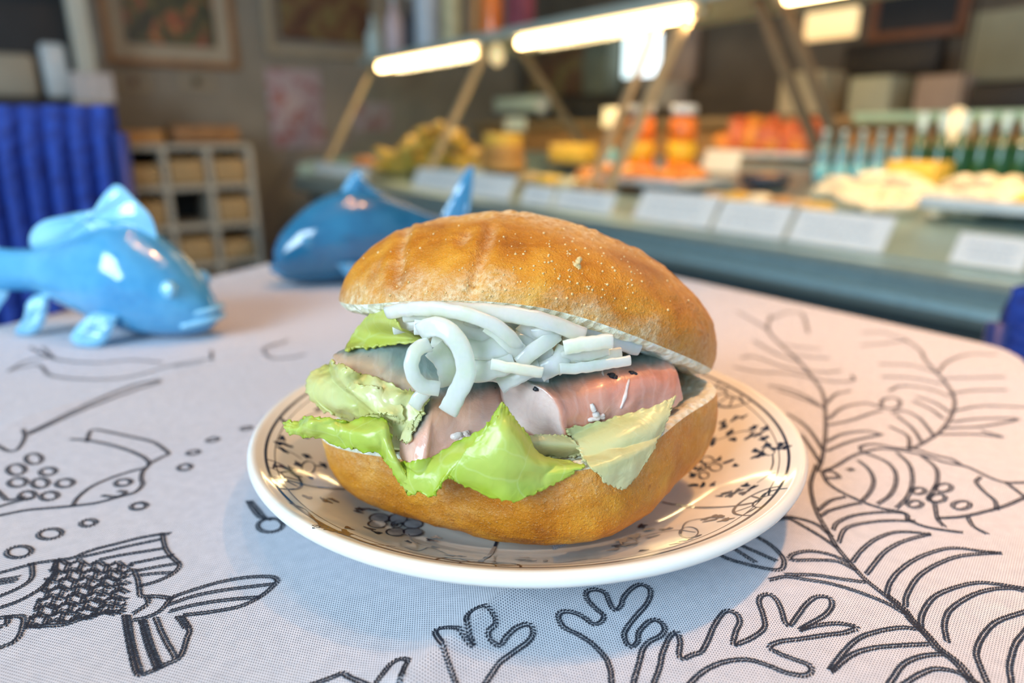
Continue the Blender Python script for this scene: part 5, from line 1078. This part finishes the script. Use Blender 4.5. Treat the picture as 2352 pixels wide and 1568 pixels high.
for i, (px, py) in enumerate(rows_):
    p = dk(px, max(py, 455)); k = mpp(p); lump('fish_fillet', p + np.array([0, 0, .016 + max(0, 455 - py) * k]), (42 * k, 22 * k, 15 * k), m_cream, 120 + i, rng.uniform(0, 3), rng.uniform(-.3, .3), .35, 'cream fish fillet of the pile beside the tray, %s from the left, %s' % (((ORD[i], 'in front') if i < 5 else (ORD[i - 5], 'middle row') if i < 9 else (ORD[i - 9], 'at the back') if i < 11 else (ORD[i - 11], 'by the cards'))), 'fish fillet', 'cream fish fillets, middle pile')
tray(2240, 520, 270, .24, .02, m_tray, 'white tray of cream fillets at the right side of the counter')
for i in range(16):
    px = 2140 + (i % 6) * 38 + rng.uniform(-8, 8); lay = i // 6; p = dk(px, 505); k = mpp(p); lump('fish_fillet', p + np.array([0, 0, .022 + lay * 26 * k]) + np.array(V) * (.03 + .03 * lay), (48 * k, 26 * k, 17 * k), m_cream, 150 + i, rng.uniform(0, 3), rng.uniform(-.3, .3), .35, 'cream fish fillet on the white tray, %s from the left in the %s layer' % (ORD[i % 6], ['bottom', 'middle', 'top'][lay]), 'fish fillet', 'cream fish fillets, right pile')
p = dk(2345, 522); lump('lemon_wedge', p + np.array([0, 0, .045]), (.022, .02, .02), m_yel, 5, 0, 0, .1, 'yellow lemon at the right edge of the fillet tray', 'lemon')
# goods on the top shelf
def onshelf(px, wpx, top_py, m, name, label, cat, kind='bottle', v_=.42):
    a = atv(px, 60, v_); k = mpp(a); u_ = uvz(a)[0]; zt = atv(px, top_py, v_)[2]; h = max(.05, zt - 1.233); c = W(u_, v_, 1.2325); w_ = wpx * k
    if kind == 'bottle': return bottle(c, w_ / 2, h, m, label, None, .4, m_cap, 'cap', None, cat, name)
    b = MB(); b.lathe((0, 0, 0), [(.001, 0), (w_ / 2, 0), (w_ / 2, h * .9), (w_ * .46, h), (.001, h)], 22) if kind == 'jar' else b.box((0, 0, h / 2), (w_, .06, h), 0, 0, .004)
    o = b.build(name, m, None, True, tuple(c), ROTC); autosmooth(o, 40); return tag(o, label, cat)
m_pink = simple('pink_white_plastic', (.62, .50, .52), .4, .1, 20, 0)
onshelf(857, 36, 38, m_cap, 'bottle', 'white bottle first at the left end of the lit shelf', 'bottle'); onshelf(905, 42, -10, m_pink, 'bottle', 'pinkish white bottle second on the lit shelf', 'bottle'); onshelf(940, 26, -15, m_dtray, 'bottle', 'slim dark bottle beside the pinkish one on the shelf', 'bottle')
onshelf(982, 58, -40, simple('pale_blue_tin', (.46, .52, .58), .4, .1, 20, 0), 'storage_jar', 'tall pale blue-grey jar on the lit shelf', 'jar', 'jar'); onshelf(1038, 46, -15, simple('straw_jar', (.50, .45, .25), .4, .2, 20, 0), 'storage_jar', 'straw-yellow jar right of the pale blue jar', 'jar', 'jar')
onshelf(1092, 22, -10, m_brown, 'storage_jar', 'narrow brown jar between straw-yellow and orange jars', 'jar', 'jar'); onshelf(1130, 46, -12, m_oil, 'storage_jar', 'orange jar on the lit shelf', 'jar', 'jar'); onshelf(1195, 64, -12, simple('plum_box', (.28, .06, .08), .5, .2, 20, 0), 'storage_box', 'plum red box at the right of the orange jar', 'box', 'box')
# hanging bulbs / small lamps
def hangl(px, py, r_px, v_, m, label):
    p = atv(px, py, v_); k = mpp(p); root = empty('hanging_lamp', tuple(p), 0, label, 'lamp', None)
    b = MB(); b.lathe((0, 0, 0), [(.001, -r_px * k * 1.3), (r_px * k * .8, -r_px * k * .9), (r_px * k, 0), (r_px * k * .7, r_px * k), (r_px * k * .3, r_px * k * 1.4), (.001, r_px * k * 1.5)], 18); b.build('bulb', m, root)
    b = MB(); b.tube([(0, 0, r_px * k * 1.4), (0, 0, 1.20 - p[2])] if p[2] < 1.18 else [(0, 0, r_px * k * 1.4), (0, 0, r_px * k * 1.4 + .25)], .003, 8); b.build('cord', m_dark, root)
hangl(1142, 128, 17, .44, emis('warm_bulb', (1, .72, .40), 1.1), 'small warm bulb hanging by the first lamp tube')
m_glow = emis('warm_sign', (1, .72, .36), 1.0)

# ------------------------------------------------------------------ things behind the counter
def pan(px0, py0, px1, py1, v_, th, m, name, label, cat, group=None, kind=None, frame=None, fw=.02):
    a = atv(px0, (py0 + py1) / 2, v_); b_ = atv(px1, (py0 + py1) / 2, v_); mid = (px0 + px1) / 2; z1, z0 = atv(mid, py0, v_)[2], atv(mid, py1, v_)[2]; ua, ub = uvz(a)[0], uvz(b_)[0]
    if frame is None:
        o = ubox(name, ub, ua, v_, v_ + th, z0, z1, m, None, min(.004, th * .3)); return tag(o, label, cat, group, kind)
    root = empty(name, tuple(W((ua + ub) / 2, v_ + th, z0)), ROTC, label, cat, group)
    ubox('picture', ub + fw, ua - fw, v_ + th * .3, v_ + th * .6, z0 + fw, z1 - fw, m, root)
    w_ = ua - ub; g = MB(); h = z1 - z0
    for sx in (-1, 1): g.box((sx * (w_ / 2 - fw / 2), th / 2, h / 2), (fw, th, h), 0, 0, .002)
    for zz in (fw / 2, h - fw / 2): g.box((0, th / 2, zz), (w_ - 2 * fw, th, fw), 0, 0, .002)
    g.build('frame', frame, root); return root
def panu(px0, py0, px1, py1, u_, th, m, name, label, cat, group=None, kind=None, frame=None, fw=.03, mat_=None, mw=.04):
    a = atu(px0, (py0 + py1) / 2, u_); b_ = atu(px1, (py0 + py1) / 2, u_); mid = (px0 + px1) / 2; z1, z0 = atu(mid, py0, u_)[2], atu(mid, py1, u_)[2]; va, vb = uvz(a)[1], uvz(b_)[1]
    if frame is None:
        o = ubox(name, u_, u_ + th, va, vb, z0, z1, m, None, min(.004, th * .3)); return tag(o, label, cat, group, kind)
    root = empty(name, tuple(W(u_ + th, (va + vb) / 2, z0)), ROTC, label, cat, group)
    ubox('picture', u_ + th * .2, u_ + th * .5, va + fw + mw, vb - fw - mw, z0 + fw + mw, z1 - fw - mw, m, root)
    if mat_: ubox('mount', u_ + th * .5, u_ + th * .9, va + fw, vb - fw, z0 + fw, z1 - fw, mat_, root)
    g = MB(); w_ = vb - va; h = z1 - z0
    for sx in (-1, 1): g.box((-th / 2, sx * (w_ / 2 - fw / 2), h / 2), (th, fw, h), 0, 0, .003)
    for zz in (fw / 2, h - fw / 2): g.box((-th / 2, 0, zz), (th, w_ - 2 * fw, fw), 0, 0, .003)
    g.build('frame', frame, root); return root
def still_life(name, cols, sc_=9):
    m = mat(name, (.1, .1, .1), .35); c = coord(m); cc, n_ = noisy(m, c, sc_, [(p_, q_) for p_, q_ in cols], 2, .4, .8); ln(m, cc, bs(m).inputs['Base Color']); return m
m_pic1 = still_life('dark_still_life', [(.30, (.02, .018, .008)), (.45, (.05, .045, .012)), (.55, (.10, .09, .02)), (.62, (.30, .04, .02)), (.70, (.45, .24, .05))])
m_pic2 = still_life('rust_landscape', [(.35, (.09, .035, .018)), (.5, (.16, .07, .03)), (.65, (.20, .15, .05))])
m_frame = simple('orange_brown_wood', (.30, .14, .05), .5, .25, 20, .2); m_mount = simple('buff_mount', (.40, .33, .24), .7, .06, 10, 0); m_pale = simple('buff_frame', (.36, .29, .20), .6, .08, 10, 0)
panu(225, -120, 535, 152, UE - .03, .03, m_pic1, 'framed_picture', 'framed dark fruit still life with orange-brown frame on the wall', 'picture', None, None, m_frame, .03, m_mount, .075)
panu(602, -120, 880, 132, UE - .03, .03, m_pic2, 'framed_picture', 'framed rust-brown landscape with pale frame on the wall', 'picture', None, None, m_pale, .05)
for (x0, x1, lab, mm) in ((268, 345, 'small dark card on the wall left below the fruit picture', m_pic2), (415, 490, 'small reddish card on the wall right below the fruit picture', m_pic1)):
    panu(x0, 168, x1, 208, UE - .012, .012, mm, 'wall_card', lab, 'card', None, None, m_pale, .022)
m_poster = still_life('pink_poster_print', [(.38, (.42, .34, .36)), (.52, (.40, .30, .33)), (.62, (.32, .12, .12))], 14)
panu(618, 160, 742, 340, UE - .012, .008, m_poster, 'poster', 'pale pink poster with red blotches on the wall left of the counter glass', 'poster')
panu(812, 235, 900, 300, UE - .008, .008, m_poster, 'poster', 'small faded poster seen through the counter glass', 'poster')
# wooden rack with baskets
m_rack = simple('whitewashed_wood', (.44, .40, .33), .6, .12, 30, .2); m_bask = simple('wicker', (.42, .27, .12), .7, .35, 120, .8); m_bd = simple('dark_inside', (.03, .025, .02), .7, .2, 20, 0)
ur = 2.38; va = uvz(atu(262, 340, ur))[1]; vb = uvz(atu(572, 335, ur))[1]; zt = uvz(atu(400, 338, ur))[2]
rack = empty('storage_rack', tuple(W(ur + .18, (va + vb) / 2, 0)), ROTC, 'whitewashed grid rack with wicker baskets against the back wall', 'rack')
wd = vb - va; nC, nR = 3, 4; tb = .026
for i in range(nC + 1): v_ = va + wd * i / nC; ubox('post', ur, ur + .34, v_ - tb / 2, v_ + tb / 2, 0, zt, m_rack, rack, .003)
for j in range(nR + 1): z_ = .03 + (zt - .03) * j / nR; ubox('shelf', ur + .002, ur + .338, va, vb, z_ - tb / 2, z_ + tb / 2, m_rack, rack, .003)
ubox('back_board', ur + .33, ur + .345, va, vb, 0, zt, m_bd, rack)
posn = ['bottom', 'second lowest', 'second highest', 'top']; pc = ['left', 'middle', 'right']
for i in range(nC):
    for j in range(nR):
        v0 = va + wd * i / nC + tb / 2 + .008; v1 = va + wd * (i + 1) / nC - tb / 2 - .008; z0 = .03 + (zt - .03) * j / nR + tb / 2 + .002; hh = (zt - .03) / nR * (.62 if (i + j) % 3 else .50)
        if (i, j) == (1, 2): continue
        o = ubox('wicker_basket', ur + .01, ur + .30, v0, v1, z0, z0 + hh, m_bask, None, .012); tag(o, f'wicker basket on the {posn[j]} shelf of the rack, {pc[i]} column', 'basket', 'wicker baskets in the rack')
z0 = zt + tb / 2 + .002
o = ubox('flat_basket', ur + .05, ur + .30, uvz(atu(402, 330, ur))[1], uvz(atu(560, 330, ur))[1], z0, z0 + .085, m_frame, None, .02); tag(o, 'orange-brown basket standing on top of the rack', 'basket')
o = ubox('dark_box', ur + .05, ur + .30, uvz(atu(285, 330, ur))[1], uvz(atu(385, 330, ur))[1], z0, z0 + .06, m_brown, None, .01); tag(o, 'low dark brown box on top of the rack at left', 'box')
# left: dark cooler with pale post
m_col = simple('ivory_column', (.55, .52, .43), .5, .05, 8, 0)
cool = empty('wall_cabinet', tuple(W(2.60, -1.55, .82)), ROTC, 'dark open cabinet with ivory side post at the far upper left', 'cabinet')
vp = uvz(atu(188, 100, 2.5))[1]
ubox('side_post', 2.42, 2.52, vp - .04, vp + .035, .98, 2.2, m_col, cool, .004); ubox('back_board', 2.78, 2.82, vp - 1.3, vp, .9, 2.2, m_dark, cool)
zc = uvz(atu(80, 225, 2.45))[2]; ubox('shelf', 2.42, 2.80, vp - 1.3, vp - .04, zc - .04, zc, m_dark, cool, .003); ubox('shelf', 2.42, 2.80, vp - 1.3, vp - .04, zc + .52, zc + .55, simple('grey_shelf', (.25, .25, .23), .5, .1, 10, 0), cool, .003)
ubox('cabinet_base', 2.44, 2.80, vp - 1.3, vp - .0, 0, zc - .04, m_dark, cool, .003)
o = ubox('white_canister', 2.46, 2.56, uvz(atu(102, 180, 2.46))[1], uvz(atu(162, 180, 2.46))[1], zc + .001, uvz(atu(130, 98, 2.46))[2], m_tray, None, .02); tag(o, 'white canister standing in the dark cabinet at upper left', 'canister')
o = ubox('beige_tub', 2.46, 2.62, uvz(atu(-30, 180, 2.46))[1], uvz(atu(86, 180, 2.46))[1], zc + .001, uvz(atu(40, 122, 2.46))[2], m_mount, None, .02); tag(o, 'beige tub in the dark cabinet left of the white canister', 'tub')
a = atu(212, 235, 2.18); o = ubox('paper_box', 2.18, 2.30, uvz(atu(166, 200, 2.18))[1], uvz(atu(262, 200, 2.18))[1], a[2], uvz(atu(212, 166, 2.18))[2], simple('white_red_carton', (.50, .44, .42), .6, .15, 40, 0), None, .006); tag(o, 'white and pink carton at the foot of the ivory post', 'box')
o = ubox('side_table', 2.17, 2.31, uvz(atu(166, 240, 2.18))[1], uvz(atu(248, 240, 2.18))[1], 0, a[2] - .001, m_pale, None, .006); tag(o, 'slim buff pedestal below the white and pink carton', 'pedestal')
# back wall behind the counter
vB = VB - .03
ubox_l = []
pan(1432, 60, 1512, 175, vB - .0, .02, emis('daylight_pane', (.80, .93, 1.0), 3.2), 'window_1', None, None, None, 'structure')
pan(1848, 22, 1962, 88, 1.1, .03, m_glow, 'lit_sign', 'cream glowing lamp panel right of the third lamp tube', 'lamp')
pan(2000, -60, 2225, 88, vB, .03, m_dark, 'framed_picture', 'dark picture in reddish wood frame at the upper right', 'picture', None, None, simple('red_brown_wood', (.16, .055, .02), .5, .2, 20, 0), .035)
pan(1938, 92, 2155, 172, vB - .25, .06, m_dark, 'television', 'black screen on the back worktop at the right', 'television')
pan(1790, 165, 1885, 262, 1.30, .16, simple('cream_carton', (.52, .44, .28), .6, .06, 20, 0), 'carton', 'cream carton on the back worktop left of the crossing bars', 'box')
pan(1948, 176, 2042, 262, 1.30, .16, simple('green_white_carton', (.40, .42, .30), .6, .06, 20, 0), 'carton', 'greenish white carton on the back worktop below the black screen', 'box')
pan(2100, 172, 2215, 262, 1.30, .16, simple('taupe_bag', (.34, .26, .20), .7, .1, 20, 0), 'paper_bag', 'taupe paper bag on the back worktop at the right', 'bag')
pan(2225, 190, 2420, 262, 1.30, .2, m_dark, 'oven', 'dark oven front at the right edge of the back worktop', 'oven')
pan(2220, 20, 2420, 185, 1.36, .1, simple('grey_green_door', (.22, .22, .15), .6, .1, 10, 0), 'cupboard', 'grey-green wall cupboard at the upper right corner', 'cupboard')
pan(1340, 90, 1395, 215, 1.55, .1, simple('grey_green_pillar', (.16, .18, .14), .6, .15, 10, 0), 'wall_column', 'grey-green upright column left of the bright window', 'column')
pan(1520, 60, 1590, 190, 1.6, .05, simple('dusty_pink', (.30, .23, .18), .7, .15, 10, 0), 'wall_towel', 'dusty pink towel hanging right of the bright window', 'towel')
pan(1480, 190, 1545, 245, 1.3, .1, simple('white_crumpled_pack', (.34, .33, .30), .6, .2, 30, 0), 'food_pack', 'greyish white pack on the back worktop behind the sauce bottles', 'pack')
pan(1210, 110, 1330, 220, 1.6, .05, m_pic2, 'wall_picture', 'dark reddish picture behind the middle of the counter', 'picture')
wk = empty('back_worktop', tuple(W(0, 1.35, 0)), ROTC, 'long brown worktop along the wall behind the counter', 'worktop')
zw = atv(2000, 264, 1.30)[2]
ubox('top_board', -2.4, 2.6, 1.22, VB - .005, zw - .04, zw - .002, simple('amber_board', (.36, .22, .09), .5, .2, 20, .1), wk, .003); ubox('lower_cabinet', -2.4, 2.6, 1.28, VB - .01, 0, zw - .04, m_brown, wk, .003)
pan(1135, 222, 1235, 255, 1.2, .08, m_cap, 'paper_roll', 'pale grey paper roll on the back worktop behind the loaf stack', 'roll')
a = atv(1245, 245, 1.18); lump('white_cup', a, (.035, .035, .045), m_tray, 1, 0, 0, .05, 'white rounded cup beside the pale grey paper roll', 'cup')
# green-lit glass shelf at the right back of the counter
o = pan(1958, 254, 2440, 280, .97, .04, simple('green_tinted_glass_edge', (.34, .48, .33), .3, .1, 20, 0), 'glass_shelf_edge', 'pale green glass shelf edge above the green bottles', 'shelf')
p = dk(2195, 420); hangl(2195, 296, 32, .9, emis('round_lamp', (1, .75, .42), .9), 'round glowing lamp above the green bottles')

# rest everything that stands on the sloping deck exactly on it
bpy.context.view_layer.update()
for o in list(COL.objects):
    if o.parent or o.get('kind') == 'structure' or o.name.startswith('display_counter') or o.type not in ('MESH', 'EMPTY'): continue
    u_, v_, z_ = uvz(o.matrix_world.translation)
    if not (UR < u_ < UL and -.02 < v_ < VD and .60 < z_ < .95): continue
    low = 9
    for q in [o] + list(o.children_recursive):
        if q.type != 'MESH': continue
        co = np.empty(len(q.data.vertices) * 3); q.data.vertices.foreach_get('co', co); m4 = np.array(q.matrix_world); w4 = co.reshape(-1, 3) @ m4[:3, :3].T + m4[:3, 3]
        vv = (w4 - O) @ V; low = min(low, (w4[:, 2] - (DZ + DS * np.maximum(vv, .02) - .002)).min())
    if low < .0006: o.location.z += .0006 - low
